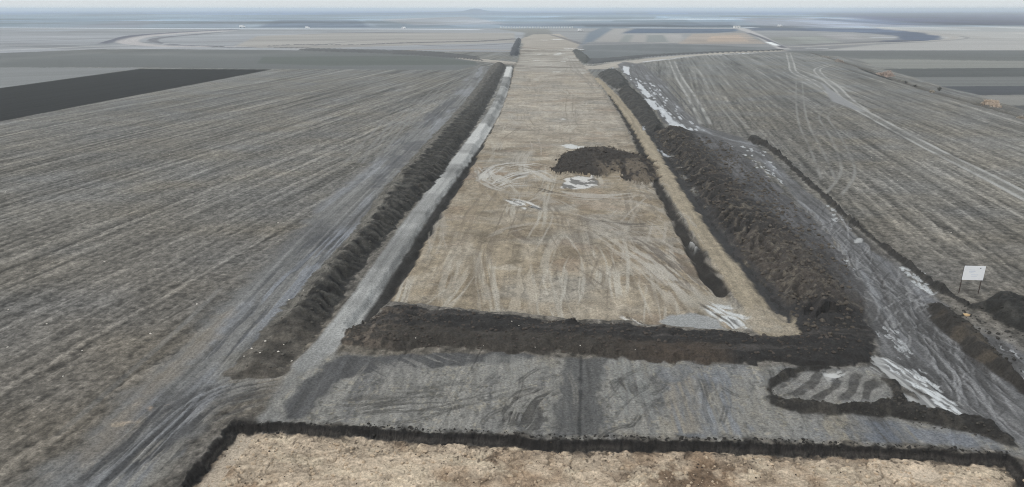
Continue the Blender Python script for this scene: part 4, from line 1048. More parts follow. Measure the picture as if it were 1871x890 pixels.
# ------------------------------------------------------------------ the near excavation
PITP = [(318, 905), (424, 776), (432, 770), (470, 771), (540, 773), (620, 778), (700, 783), (790, 790), (900, 797), (1000, 801), (1100, 803), (1200, 806), (1300, 807), (1400, 810), (1500, 813), (1600, 817), (1700, 822), (1790, 827), (1840, 830), (1853, 836), (1940, 960)]
p = pts(PITP); p = np.vstack([p, [[p[-1][0] + 4, 6.0]], [[p[0][0] - 9, 6.0]]]).astype(np.float32)
i = near_idx(p, 3.0)
d = sdf(p, i)
x, y, fo = X[i], Y[i], FOOT[i]
PD = -0.72
dj = d + 0.22 * fbm(x, y, 1.8, None, 4, fo * .5, 430) + 0.12 * fbm(x, y, 0.4, None, 2, fo * .6, 431)
slope = 0.38
Z[i] += (PD - Z[i]) * ss(dj, 0.0, slope)
k = dj > -0.3
wallm = ss(dj, -0.10, 0.03) * (1 - ss(dj, slope * 0.75, slope * 1.2))
floor = ss(dj, slope * 0.75, slope * 1.15 + 0.1)
c = np.empty((i.size, 3), np.float32); c[:] = lin(190, 173, 152)
def cells(x, y, sx, sy, seed):
    """broken slabs of subsoil: random tone of the slab a point lies in, and closeness to its edge"""
    gx, gy = x / sx, y / sy
    ix, iy = np.floor(gx).astype(np.int64), np.floor(gy).astype(np.int64)
    f1 = np.full(x.size, 9., np.float32); f2 = f1.copy(); tn = np.zeros(x.size, np.float32)
    for ox in (-1, 0, 1):
        for oy in (-1, 0, 1):
            cx, cy = ix + ox, iy + oy
            jx = TAB[(cx + seed) & 511, cy & 511]; jy = TAB[cy & 511, (cx + seed * 3 + 77) & 511]
            dd = np.hypot(gx - cx - jx, gy - cy - jy).astype(np.float32)
            t = TAB[(cx * 3 + seed) & 511, (cy * 7 + 31) & 511]
            c1 = dd < f1
            f2 = np.where(c1, f1, np.minimum(f2, dd)); tn = np.where(c1, t, tn); f1 = np.where(c1, dd, f1)
    return tn, f2 - f1
xw = x + 0.35 * fbm(x, y, 1.3, None, 3, None, 432); yw = y + 0.35 * fbm(x, y, 1.3, None, 3, None, 433)
tone, ed1 = cells(xw, yw, 2.1, 1.15, 3)
tone2, ed2 = cells(xw + 3, yw, 0.85, 0.6, 9)
c *= (0.76 + 0.34 * tone + 0.24 * tone2)[:, None]
n1 = fbm(x, y, 3.2, None, 4, fo * .4, 434)
c += (lin(150, 126, 102) - c) * (0.7 * ss(n1, 0.1, 0.8))[:, None]
c += (lin(212, 196, 172) - c) * (0.6 * ss(fbm(x, y, 2.4, 1.2, 3, fo * .4, 435), 0.25, 0.8))[:, None]
# scars left by the bucket teeth: ridged, broken lines
brk = ss(fbm(x, y, 2.2, None, 2, None, 438), -0.5, 0.4); brk2 = ss(fbm(x, y, 1.4, None, 2, None, 439), 0.0, 0.6)
crack = (1 - ss(ed1, 0.02, 0.13)) * brk * 0.8 + (1 - ss(ed2, 0.02, 0.16)) * brk2 * 0.5
c *= np.clip(1 - 0.22 * crack, .3, 1)[:, None]
c *= np.clip(1 + 0.13 * fbm(x, y, 0.35, 0.2, 3, fo * .7, 440), .5, 1.5)[:, None]
# darker, earthier stretch right of the middle
q = at(1270, 872, PD)
eb = ss(-np.hypot((x - q[0]) / 7.5, (y - q[1]) / 2.6), -1.1, -0.2)
c += (lin(112, 92, 74) - c) * (0.9 * eb * ss(fbm(x, y, 0.9, None, 3, fo * .5, 441), -0.5, 0.3))[:, None]
q = at(898, 850, PD)
eb = ss(-np.hypot((x - q[0] - 0.15 * (y - q[1])) / 0.75, (y - q[1]) / 3.0), -1.1, -0.3)
c += (lin(104, 86, 70) - c) * (0.85 * eb * ss(fbm(x, y, 0.5, None, 3, fo * .5, 442), -0.4, 0.4))[:, None]
# fine crumbs of topsoil fallen from the rim, thicker close to it
sc1 = fbm(x * .94 + y * .34, y * .94 - x * .34, 5.0, 0.35, 3, fo * .5, 450); sc2 = fbm(x * .77 - y * .64, y * .77 + x * .64, 3.0, 0.3, 2, fo * .5, 451)
c *= np.clip(1 + 0.16 * sc1 + 0.12 * sc2, .5, 1.5)[:, None]
near = 1 - ss(dj, slope, 4.0)
crumb = ss(fbm(x, y, 0.22, None, 2, fo * .8, 443) + 0.55 * near + 0.25 * fbm(x, y, 2.0, None, 2, None, 444), 1.15, 1.4)
c += (lin(66, 56, 48) - c) * (0.7 * crumb)[:, None]
sm_ = (1 - ss(dj, slope, slope + 0.9)) * ss(fbm(x, y, 0.7, None, 3, fo * .5, 445), 0.0, 0.4)
c += (lin(66, 59, 54) - c) * (0.85 * sm_)[:, None]
# smooth pale trench along the left side
q0, q1 = at(352, 900, PD), at(440, 788, PD)
ln = np.array([q0, q1], np.float32); s_, o_ = along(ln, i)
tw = (1 - ss(np.abs(o_ - 0.7), 0.45, 0.75)) * (floor > 0.5)
c += (lin(196, 182, 164) - c) * (0.8 * tw)[:, None]
tint(i, floor, c)
relief = -0.10 * crack + 0.16 * tone + 0.10 * tone2 + 0.06 * fbm(x, y, 0.7, None, 3, fo * .6, 446)
Z[i] += floor * relief * (1 - 0.85 * tw)
wc = lin(42, 40, 39)[None, :] * np.clip(1 + 0.35 * fbm(x, Z[i] * 4, 0.8, .4, 3, None, 447), .5, 1.8)[:, None]
ledge = ss(dj, slope * .42, slope * .52) * (1 - ss(dj, slope * .68, slope * .8)) * ss(fbm(x, y, 2.0, None, 3, None, 449), -.5, .2)
wc = wc + (lin(76, 72, 69)[None, :] - wc) * (0.75 * ledge)[:, None]
tint(i, wallm, wc)
rim = ss(dj, -0.9, -0.05) * (1 - ss(dj, -0.05, 0.0)) * ss(fbm(x, y, 0.9, None, 3, fo * .5, 448), -0.3, 0.5)
tint(i, rim * 0.75, lin(56, 54, 52)[None, :])
Z[i] += 0.10 * rim
REG[i[(dj > 0.02)]] = PIT
GRAIN[i] += 0.6 * floor
# pale wet lens on the pit floor
i, d, m = area([(1640, 868), (1665, 856), (1700, 858), (1725, 872), (1700, 880), (1660, 878)], 0.2, 0.2, 0.8, h=PD)
tint(i, m * 0.85, lin(206, 190, 170)[None, :]); Z[i] += (PD - Z[i]) * m * .9; GRAIN[i] *= 1 - m

# far land: keep the long wave of the plain and the single hill
fr = np.nonzero(DIST > 900)[0]
q = np.array(at(868, 24.5)); hd = np.hypot(*q); hd_dir = q / hd
HQ = hd_dir * 5600.0
dx = (X - HQ[0]); dy = (Y - HQ[1])
hill_h = 19 * np.exp(-(dx / 75) ** 2 - (dy / 400) ** 2) + 10 * np.exp(-((dx - 70) / 260) ** 2 - (dy / 500) ** 2) + 3.5 * np.exp(-((dx + 300) / 220) ** 2 - (dy / 500) ** 2)
Z += hill_h.astype(np.float32)
HILL = 30
REG[(hill_h > 1.5)] = HILL
REGIONS[HILL] = dict(name='hill', kind='structure')
REGIONS[0] = dict(name='ground', kind='structure')

wet_reg = (REG >= PUD0) & (REG < PUD0 + len(PUDDLES))
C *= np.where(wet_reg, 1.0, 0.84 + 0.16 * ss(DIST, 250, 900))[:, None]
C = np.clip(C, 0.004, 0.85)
ROUGH = np.clip(ROUGH, 0.06, 1.0)
ZG = Z.reshape(NR, NA)

def ground_z(px_, py_):
    r = math.hypot(px_, py_); a = math.atan2(px_, py_)
    ir = int(np.clip(np.searchsorted(R, r), 1, NR - 1)); ia = int(np.argmin(np.abs(AZ - a)))
    t = (r - R[ir - 1]) / (R[ir] - R[ir - 1])
    return float(ZG[ir - 1, ia] * (1 - t) + ZG[ir, ia] * t)

# ------------------------------------------------------------------ materials
def mat(name):
    m = bpy.data.materials.new(name); m.use_nodes = True
    return m, m.node_tree.nodes, m.node_tree.links, m.node_tree.nodes['Principled BSDF']

def soil_material(name, water=False):
    m, nd, lk, bs = mat(name)
    ca = nd.new('ShaderNodeAttribute'); ca.attribute_name = 'soil_colour'
    ra = nd.new('ShaderNodeAttribute'); ra.attribute_name = 'dampness'
    ga = nd.new('ShaderNodeAttribute'); ga.attribute_name = 'clod'
    geo = nd.new('ShaderNodeNewGeometry')
    n1 = nd.new('ShaderNodeTexNoise'); n1.inputs['Scale'].default_value = 5.5; n1.inputs['Detail'].default_value = 7.0; n1.inputs['Roughness'].default_value = 0.82
    n2 = nd.new('ShaderNodeTexNoise'); n2.inputs['Scale'].default_value = 0.9; n2.inputs['Detail'].default_value = 4.0
    lk.new(geo.outputs['Position'], n1.inputs['Vector']); lk.new(geo.outputs['Position'], n2.inputs['Vector'])
    mr = nd.new('ShaderNodeMapRange'); mr.inputs['From Min'].default_value = 0.38; mr.inputs['From Max'].default_value = 0.62
    mr.inputs['To Min'].default_value = 0.98 if water else 0.60; mr.inputs['To Max'].default_value = 1.02 if water else 1.40; mr.clamp = True
    lk.new(n1.outputs['Fac'], mr.inputs['Value'])
    mr2 = nd.new('ShaderNodeMapRange'); mr2.inputs['From Min'].default_value = 0.3; mr2.inputs['From Max'].default_value = 0.7
    mr2.inputs['To Min'].default_value = 0.93; mr2.inputs['To Max'].default_value = 1.07
    lk.new(n2.outputs['Fac'], mr2.inputs['Value'])
    mu = nd.new('ShaderNodeMath'); mu.operation = 'MULTIPLY'
    lk.new(mr.outputs[0], mu.inputs[0]); lk.new(mr2.outputs[0], mu.inputs[1])
    vm = nd.new('ShaderNodeVectorMath'); vm.operation = 'SCALE'
    lk.new(ca.outputs['Color'], vm.inputs[0]); lk.new(mu.outputs[0], vm.inputs['Scale'])
    lk.new(vm.outputs[0], bs.inputs['Base Color'])
    lk.new(ra.outputs['Fac'], bs.inputs['Roughness'])
    if water:
        bs.inputs['IOR'].default_value = 1.33
    else:
        bs.inputs['Specular IOR Level'].default_value = 0.25
        bp = nd.new('ShaderNodeBump'); bp.inputs['Distance'].default_value = 0.09
        ms = nd.new('ShaderNodeMath'); ms.operation = 'MULTIPLY'; ms.inputs[1].default_value = 0.45
        lk.new(ga.outputs['Fac'], ms.inputs[0]); lk.new(ms.outputs[0], bp.inputs['Strength'])
        lk.new(n1.outputs['Fac'], bp.inputs['Height']); lk.new(bp.outputs[0], bs.inputs['Normal'])
    return m

SOIL = soil_material('bare_soil')
WATER = soil_material('silty_water', True)

def flat_mat(name, rgb, rough=0.6, var=0.15, scale=20.0, spec=0.4, metal=0.0):
    m, nd, lk, bs = mat(name)
    n = nd.new('ShaderNodeTexNoise'); n.inputs['Scale'].default_value = scale; n.inputs['Detail'].default_value = 5
    tc = nd.new('ShaderNodeTexCoord'); lk.new(tc.outputs['Object'], n.inputs['Vector'])
    r = nd.new('ShaderNodeValToRGB')
    c = lin(*rgb)
    r.color_ramp.elements[0].color = (*[float(v_ * (1 - var)) for v_ in c], 1); r.color_ramp.elements[1].color = (*[float(min(1, v_ * (1 + var))) for v_ in c], 1)
    r.color_ramp.elements[0].position = 0.3; r.color_ramp.elements[1].position = 0.7
    lk.new(n.outputs['Fac'], r.inputs['Fac']); lk.new(r.outputs[0], bs.inputs['Base Color'])
    bs.inputs['Roughness'].default_value = rough; bs.inputs['Specular IOR Level'].default_value = spec; bs.inputs['Metallic'].default_value = metal
    return m

# ------------------------------------------------------------------ cut the survey grid into its objects
ri, ai = np.meshgrid(np.arange(NR - 1), np.arange(NA), indexing='ij')
a0 = ri * NA + ai; a1 = ri * NA + (ai + 1) % NA
FACES = np.stack([a0, a0 + NA, a1 + NA, a1], -1).reshape(-1, 4)
FREG = REG[FACES[:, 0]]
hits = np.stack([REG[FACES[:, k]] for k in range(4)], 1)
# a face belongs to the raised or special body if any two corners do
FREG = np.where(hits[:, 0] == hits[:, 2], hits[:, 0], np.where(hits[:, 1] == hits[:, 3], hits[:, 1], hits.max(1)))
ALLV = np.stack([X, Y, Z], 1)

def region_mesh(name, faces, material, extra=None):
    used, inv = np.unique(faces.ravel(), return_inverse=True)
    me = bpy.data.meshes.new(name)
    nv, nf = used.size, faces.shape[0]
    me.vertices.add(nv); me.vertices.foreach_set('co', ALLV[used].astype(np.float32).ravel())
    me.loops.add(nf * 4); me.loops.foreach_set('vertex_index', inv.astype(np.int32).ravel())
    me.polygons.add(nf); me.polygons.foreach_set('loop_start', np.arange(0, nf * 4, 4, dtype=np.int32))
    me.update(calc_edges=True)
    me.polygons.foreach_set('use_smooth', np.ones(nf, bool))
    at_ = me.attributes.new('soil_colour', 'FLOAT_COLOR', 'POINT')
    at_.data.foreach_set('color', np.concatenate([C[used], np.ones((nv, 1), np.float32)], 1).ravel())
    for nm, arr in (('dampness', ROUGH), ('clod', GRAIN)):
        b = me.attributes.new(nm, 'FLOAT', 'POINT'); b.data.foreach_set('value', arr[used])
    me.materials.append(material)
    ob = bpy.data.objects.new(name, me); col.objects.link(ob)
    return ob

def tag(o, label=None, cat=None, group=None, kind=None):
    if label: o['label'] = label
    if cat: o['category'] = cat
    if group: o['group'] = group
    if kind: o['kind'] = kind
    return o

for rid in np.unique(FREG):
    spec = REGIONS[int(rid)]
    ob = region_mesh(spec['name'], FACES[FREG == rid], WATER if spec.get('water') else SOIL)
    if spec['kind']:
        tag(ob, kind=spec['kind'])
    else:
        tag(ob, spec['label'], spec['category'], spec.get('group'))

# ------------------------------------------------------------------ mesh builder for the small things
class MB:
    def __init__(self): self.v, self.f = [], []
    def add(self, v, f):
        b = len(self.v); self.v += [tuple(map(float, q)) for q in v]; self.f += [tuple(b + k for k in q) for q in f]
    def box(self, c, s, rz=0.0, bev=0.0, taper=(1, 1)):
        x, y, z = s[0] / 2, s[1] / 2, s[2] / 2
        b = min(bev, x * .45, y * .45)
        if b <= 0:
            ring = [(-x, -y), (x, -y), (x, y), (-x, y)]
        else:
            ring = [(-x + b, -y), (x - b, -y), (x, -y + b), (x, y - b), (x - b, y), (-x + b, y), (-x, y - b), (-x, -y + b)]
        n = len(ring); v = []
        ca, sa = math.cos(rz), math.sin(rz)
        for k, zz in ((0, -z), (1, z)):
            tx, ty = (1, 1) if k == 0 else taper
            for (px_, py_) in ring:
                px_, py_ = px_ * tx, py_ * ty
                v.append((c[0] + px_ * ca - py_ * sa, c[1] + px_ * sa + py_ * ca, c[2] + zz))
        self.add(v, [tuple(reversed(range(n))), tuple(range(n, 2 * n))] + [(k, (k + 1) % n, n + (k + 1) % n, n + k) for k in range(n)])
    def tube(self, a, b, r, n=10, r2=None):
        a, b = np.array(a, float), np.array(b, float); d = b - a; d /= np.linalg.norm(d)
        u = np.cross(d, (0, 0, 1) if abs(d[2]) < .9 else (1, 0, 0)); u /= np.linalg.norm(u); w = np.cross(d, u)
        r2 = r if r2 is None else r2; v = []
        for q, rr in ((a, r), (b, r2)):
            for k in range(n):
                t = 2 * math.pi * k / n; v.append(q + rr * (math.cos(t) * u + math.sin(t) * w))
        self.add(v, [tuple(reversed(range(n))), tuple(range(n, 2 * n))] + [(k, (k + 1) % n, n + (k + 1) % n, n + k) for k in range(n)])
    def rock(self, c, s, rnd, sub=1):
        t = (1 + 5 ** .5) / 2
        v = [(-1, t, 0), (1, t, 0), (-1, -t, 0), (1, -t, 0), (0, -1, t), (0, 1, t), (0, -1, -t), (0, 1, -t), (t, 0, -1), (t, 0, 1), (-t, 0, -1), (-t, 0, 1)]
        f = [(0, 11, 5), (0, 5, 1), (0, 1, 7), (0, 7, 10), (0, 10, 11), (1, 5, 9), (5, 11, 4), (11, 10, 2), (10, 7, 6), (7, 1, 8), (3, 9, 4), (3, 4, 2), (3, 2, 6), (3, 6, 8), (3, 8, 9), (4, 9, 5), (2, 4, 11), (6, 2, 10), (8, 6, 7), (9, 8, 1)]
        out = []
        for q in v:
            q = np.array(q) / 1.902 * (1 + rnd.uniform(-.28, .28)); out.append((c[0] + q[0] * s[0], c[1] + q[1] * s[1], c[2] + q[2] * s[2]))
        self.add(out, f)
    def build(self, name, material, parent=None, loc=None, smooth_=False):
        me = bpy.data.meshes.new(name); me.from_pydata(self.v, [], self.f); me.materials.append(material); me.update()
        if smooth_: me.polygons.foreach_set('use_smooth', np.ones(len(me.polygons), bool))
        o = bpy.data.objects.new(name, me); col.objects.link(o)
        if parent: o.parent = parent
        if loc is not None: o.location = loc
        return o

def empty(name, loc, rz=0.0):
    o = bpy.data.objects.new(name, None); o.location = loc; o.rotation_euler.z = rz; o.empty_display_size = 0.3; col.objects.link(o)
    return o

def copy_tree(o, parent=None):
    c = o.copy(); col.objects.link(c)
    if parent: c.parent = parent
    for ch in list(o.children):
        copy_tree(ch, c)
    return c

# ------------------------------------------------------------------ white information board
M_PANEL = flat_mat('painted_panel', (249, 250, 252), 0.45, 0.02, 3)
M_STEEL = flat_mat('rusty_steel', (66, 56, 52), 0.7, 0.3, 12)
M_INK = flat_mat('faded_print', (196, 206, 224), 0.6, 0.15, 9)
M_INKD = flat_mat('dark_print', (92, 100, 112), 0.6, 0.1, 9)
M_EDGE = flat_mat('panel_edge', (142, 152, 158), 0.5, 0.1, 9)
bl, br_ = at(1753, 536), at(1787, 536)
bw = float(np.linalg.norm(br_ - bl)); mid = (bl + br_) / 2; gz = ground_z(*mid)
def height_over(px_, py_, yy):
    u, v = (px_ - 935.5) / 1263.0, (445.0 - py_) / 1263.0
    t = yy / (CP + v * SP)
    return CAM_H + t * (-SP + v * CP)
topz = height_over(1776, 486, mid[1]) - gz; botz = height_over(1776, 511.5, mid[1]) - gz
brd = empty('info_board', (mid[0], mid[1], gz), math.atan2(br_[1] - bl[1], br_[0] - bl[0]) + math.radians(-4))
tag(brd, 'white rectangular information board on two thin rusty posts at the field edge', 'sign board')
pw = bw * 1.07
b = MB(); b.box((0.03, -0.03, (topz + botz) / 2), (pw, 0.03, topz - botz)); panel = b.build('panel', M_PANEL, brd)
b = MB()
for sx in (-1, 1): b.box((0.03 + sx * (pw / 2 - .02), 0.005, (topz + botz) / 2), (0.05, 0.036, topz - botz - .01))
for zz in (topz - .03, botz + .03, (topz + botz) / 2): b.box((0.03, 0.005, zz), (pw - .1, 0.034, 0.05))
b.build('frame', M_EDGE, brd)
for sx in (-1, 1):
    b = MB(); b.tube((sx * bw / 2, 0.055, -0.4), (sx * bw / 2 * 1.02, 0.055, topz + .03), 0.042, 10); b.build('post', M_STEEL, brd)
b = MB(); b.tube((-bw / 2, 0.055, .35), (bw / 2, 0.055, .30), 0.014, 8); b.build('brace', M_STEEL, brd)
ph = topz - botz
b = MB()
for (zx, zz, w_) in [(-.25, .22, .5), (-.2, .12, .62), (-.25, .02, .4), (0.1, -.12, .7), (0.05, -.22, .55)]:
    b.box((0.03 + zx * pw * .5, -0.0475, (topz + botz) / 2 + zz * ph), (w_ * pw * .5, 0.004, .03))
b.build('faded_text', M_INK, panel)
b = MB(); b.box((0.03 + pw * .27, -0.0475, topz - .22), (.10, .004, .10)); b.build('emblem', M_INKD, panel)

# ------------------------------------------------------------------ small pale stones and litter
M_STONE = flat_mat('pale_stone', (214, 208, 198), 0.85, 0.12, 8)
M_TAN = flat_mat('tan_stone', (196, 168, 128), 0.85, 0.2, 6)
def stone(px, size, label, group, material=M_STONE, cat='stone', name='stone'):
    q = at(*px); rnd = random.Random(int(px[0] * 13 + px[1]))
    b = MB(); b.rock((0, 0, 0), (size, size * rnd.uniform(.6, .9), size * rnd.uniform(.45, .7)), rnd)
    o = b.build(name, material, None, (q[0], q[1], ground_z(*q) + size * 0.2)); o.rotation_euler.z = rnd.uniform(0, 3)
    return tag(o, label, cat, group)
for px in [(10, 351), (191, 478), (508, 407), (275, 610), (115, 688), (150, 640), (85, 592), (15, 566), (14, 635), (310, 282), (360, 556)]:
    stone(px, 0.075 + 0.04 * random.random(), 'small pale stone lying on the furrowed field left of the muddy track', 'stones on the left field')
for px in [(528, 548), (460, 637), (486, 631), (519, 636), (509, 648), (446, 652), (533, 660), (476, 652), (583, 498), (556, 545)]:
    stone(px, 0.08 + 0.05 * random.random(), 'pale stone on the dark scalloped berm left of the pale haul road', 'stones on the long berm')
for px in [(1592, 288), (1738, 424), (1454, 203), (1640, 330), (1560, 262)]:
    stone(px, 0.09, 'small pale stone on the stubble field right of the muddy track', 'stones on the right field')
for px in [(650, 582), (640, 600), (884, 635), (978, 640), (1060, 640), (948, 604), (935, 598), (760, 628), (1160, 648)]:
    stone(px, 0.05 + 0.02 * random.random(), 'light pebble on the black berm across the roadbed', 'pebbles on the cross berm')
stone((1766, 577), 0.34, 'yellowish tan boulder on the mud below the white board', None, M_TAN, 'boulder', 'boulder')

# crumbs of topsoil and subsoil, too many to count
def clods(name, px_poly, n, size, rgb, seed, h=0.0, edge=None):
    rnd = random.Random(seed)
    p = pts(px_poly, h); lo, hi = p.min(0), p.max(0); b = MB(); k = 0; g = 0
    while k < n and g < n * 30:
        g += 1
        q = (rnd.uniform(lo[0], hi[0]), rnd.uniform(lo[1], hi[1])); ins = False
        for e in range(len(p)):
            (ax, ay), (bx, by) = p[e - 1], p[e]
            if (ay > q[1]) != (by > q[1]) and q[0] < (bx - ax) * (q[1] - ay) / (by - ay) + ax: ins = not ins
        if not ins: continue
        k += 1
        s = size[0] + (size[1] - size[0]) * rnd.random() ** 2.5
        b.rock((q[0], q[1], ground_z(*q) + s * .25), (s * rnd.uniform(.8, 1.3), s, s * .7), rnd)
    return tag(b.build(name, flat_mat(name + '_soil', rgb, 0.95, 0.3, 3, 0.2)), kind='stuff')
clods('subsoil_clods', [(380, 895), (445, 805), (800, 826), (1200, 838), (1600, 848), (1840, 866), (1880, 900)], 520, (0.04, 0.15), (178, 160, 138), 1, -0.9)
clods('topsoil_crumbs', [(360, 895), (436, 795), (800, 816), (1200, 830), (1600, 840), (1845, 858), (1890, 900)], 200, (0.02, 0.07), (66, 58, 51), 2, -0.9)
clods('berm_clods', [(1190, 245), (1330, 262), (1480, 400), (1560, 500), (1584, 600), (1500, 630), (1400, 520), (1250, 330)], 1700, (0.06, 0.30), (84, 78, 71), 3)
clods('heap_lumps', [(1240, 262), (1330, 280), (1470, 410), (1540, 500), (1560, 590), (1500, 600), (1400, 505), (1300, 380)], 500, (0.08, 0.30), (88, 82, 76), 10)
clods('mound_clods', [(1012, 314), (1016, 290), (1034, 274), (1112, 266), (1188, 288), (1206, 306), (1196, 332), (1130, 316), (1050, 316)], 350, (0.08, 0.30), (66, 61, 57), 9, -0.5)
clods('bank_clods', [(640, 600), (716, 562), (1000, 588), (1440, 614), (1560, 580), (1596, 655), (1400, 662), (1000, 644), (650, 630)], 900, (0.04, 0.18), (74, 68, 63), 4)
clods('bund_clods', [(1400, 708), (1416, 716), (1440, 732), (1500, 740), (1620, 738), (1640, 712), (1660, 738), (1860, 812), (1800, 800), (1600, 760), (1420, 742)], 260, (0.04, 0.13), (66, 63, 59), 5)
clods('rim_clods', [(424, 770), (700, 776), (1000, 794), (1400, 802), (1850, 824), (1850, 832), (1400, 811), (1000, 802), (700, 784), (430, 773)], 420, (0.04, 0.13), (50, 48, 46), 6)
clods('windrow_clods', [(902, 117), (926, 119), (846, 256), (760, 370), (650, 514), (522, 684), (428, 684), (548, 552), (694, 392), (834, 238)], 1300, (0.05, 0.18), (80, 77, 72), 7)
clods('bank_crumbs', [(1694, 560), (1790, 556), (1860, 548), (2020, 610), (1960, 740), (1810, 676)], 350, (0.05, 0.18), (62, 60, 57), 8)

# ------------------------------------------------------------------ reed clumps and dry bushes in the field ditch
def blade_clump(name, px, width_m, depth_m, h_m, n, rgb, label, seed, spread=0.25):
    rnd = random.Random(seed); q = at(*px); g = ground_z(*q)
    b = MB()
    va = math.atan2(at(1700, 166)[1] - at(1600, 136)[1], at(1700, 166)[0] - at(1600, 136)[0])
    tufts = [(rnd.uniform(-.8, .8), rnd.uniform(-.6, .6), rnd.uniform(.5, 1.0), rnd.uniform(.10, .26)) for _ in range(9)] if width_m > 9 else [(rnd.uniform(-.3, .3), 0, rnd.uniform(.8, 1.0), .3) for _ in range(1)]
    for k in range(n):
        tu = rnd.choice(tufts)
        u = tu[0] + rnd.gauss(0, tu[3]); w_ = tu[1] + rnd.gauss(0, .3)
        lx, ly = u * width_m / 2, w_ * depth_m / 2
        x_, y_ = lx * math.cos(va) - ly * math.sin(va), lx * math.sin(va) + ly * math.cos(va)
        rr_ = min(1.6, math.hypot((u - tu[0]) / (2 * tu[3]), (w_ - tu[1]) / .6))
        hh = h_m * tu[2] * max(.18, 1 - .55 * rr_) * rnd.uniform(.6, 1.0) * (1 - .35 * min(1, abs(u))); ww = rnd.uniform(.03, .07); a = rnd.uniform(0, math.pi)
        tx, ty = rnd.gauss(0, spread) * hh, rnd.gauss(0, spread) * hh
        z_ = ground_z(q[0] + x_, q[1] + y_) - g - .1
        cx_, sx_ = math.cos(a) * ww, math.sin(a) * ww
        v = [(x_ - cx_, y_ - sx_, z_), (x_ + cx_, y_ + sx_, z_), (x_ + tx * .4 + cx_ * 1.1, y_ + ty * .4 + sx_ * 1.1, z_ + hh * .6), (x_ + tx * .4 - cx_ * 1.1, y_ + ty * .4 - sx_ * 1.1, z_ + hh * .6),
             (x_ + tx + cx_ * 1.6, y_ + ty + sx_ * 1.6, z_ + hh * .86), (x_ + tx - cx_ * 1.6, y_ + ty - sx_ * 1.6, z_ + hh * .86), (x_ + tx * 1.2, y_ + ty * 1.2, z_ + hh)]
        b.add(v, [(0, 1, 2, 3), (3, 2, 4, 5), (5, 4, 6)])
    m = flat_mat(name + '_straw', rgb, 0.8, 0.18, 1.2, 0.2)
    return tag(b.build(name, m, None, (q[0], q[1], g)), label, 'reeds' if name == 'reed_clump' else 'bush')
blade_clump('reed_clump', (1818, 193), 11, 3.0, 2.4, 2800, (194, 178, 162), 'large orange-tan reed clump in the ditch at the right edge of the photo', 1)
blade_clump('reed_clump', (1618, 137), 13, 4.0, 3.0, 2400, (180, 164, 154), 'pinkish reed clump in the ditch above the dark ditch shadow, right of the curved track', 2)
blade_clump('reed_clump', (1534, 113), 12, 3.0, 2.2, 1400, (168, 158, 150), 'smaller pink-grey reed clump nearest the bend of the field track', 3)
blade_clump('reed_clump', (1508, 104), 10, 3.0, 1.8, 1000, (160, 155, 150), 'faint grey reed clump farthest along the right field ditch', 4)
blade_clump('reed_clump', (1702, 166), 4.5, 2.0, 1.1, 500, (172, 164, 152), 'pale low tuft of reeds midway along the right field ditch', 5)
blade_clump('reed_clump', (1864, 216), 5, 2.0, 1.0, 500, (176, 168, 156), 'pale low reed tuft just below the large orange-tan clump', 6)

def twig_bush(px, h_m, n, label, seed, rgb=(70, 66, 62)):
    rnd = random.Random(seed); q = at(*px); g = ground_z(*q)
    root = empty('bush', (q[0], q[1], g))
    b = MB()
    tips = []
    for k in range(n):
        a = rnd.uniform(0, 6.28); el = rnd.uniform(.5, 1.45); L = h_m * rnd.uniform(.55, 1.0)
        e = np.array([math.cos(a) * math.cos(el) * L, math.sin(a) * math.cos(el) * L, math.sin(el) * L])
        b.tube((0, 0, -.1), e, .03, 4, .008)
        for j in range(4):
            t = rnd.uniform(.35, .95); o_ = e * t; d_ = np.array([rnd.gauss(0, 1), rnd.gauss(0, 1), rnd.uniform(0, 1.2)]) * h_m * .14
            b.tube(o_, o_ + d_, .015, 3, .005); tips.append(o_ + d_)
    b.build('stems', flat_mat('bark', rgb, .9, .2, 4), root)
    b = MB()
    for t in tips:
        for j in range(5):
            c_ = t + np.array([rnd.gauss(0, 1), rnd.gauss(0, 1), rnd.gauss(0, 1)]) * h_m * .07
            u = np.array([rnd.gauss(0, 1), rnd.gauss(0, 1), rnd.gauss(0, 1)]); u /= np.linalg.norm(u) + 1e-6
            w_ = np.cross(u, (0.3, .2, .9)); w_ /= np.linalg.norm(w_) + 1e-6
            s_ = h_m * .035
            b.add([c_ - u * s_ * 1.6, c_ - w_ * s_, c_ + u * s_ * 1.6, c_ + w_ * s_], [(0, 1, 2, 3)])
    b.build('foliage', flat_mat('dry_leaves', (84, 84, 78), .9, .3, 3), root)
    return tag(root, label, 'bush')
twig_bush((1716, 166), 1.5, 22, 'small dark bush beside the pale reed tuft midway along the right field ditch', 11)
twig_bush((1655, 150), 1.2, 18, 'dark low bush just right of the pinkish reed clump', 12)
twig_bush((1672, 156), 1.0, 16, 'lowest dark bush in the ditch between the pinkish reeds and the pale tuft', 13)

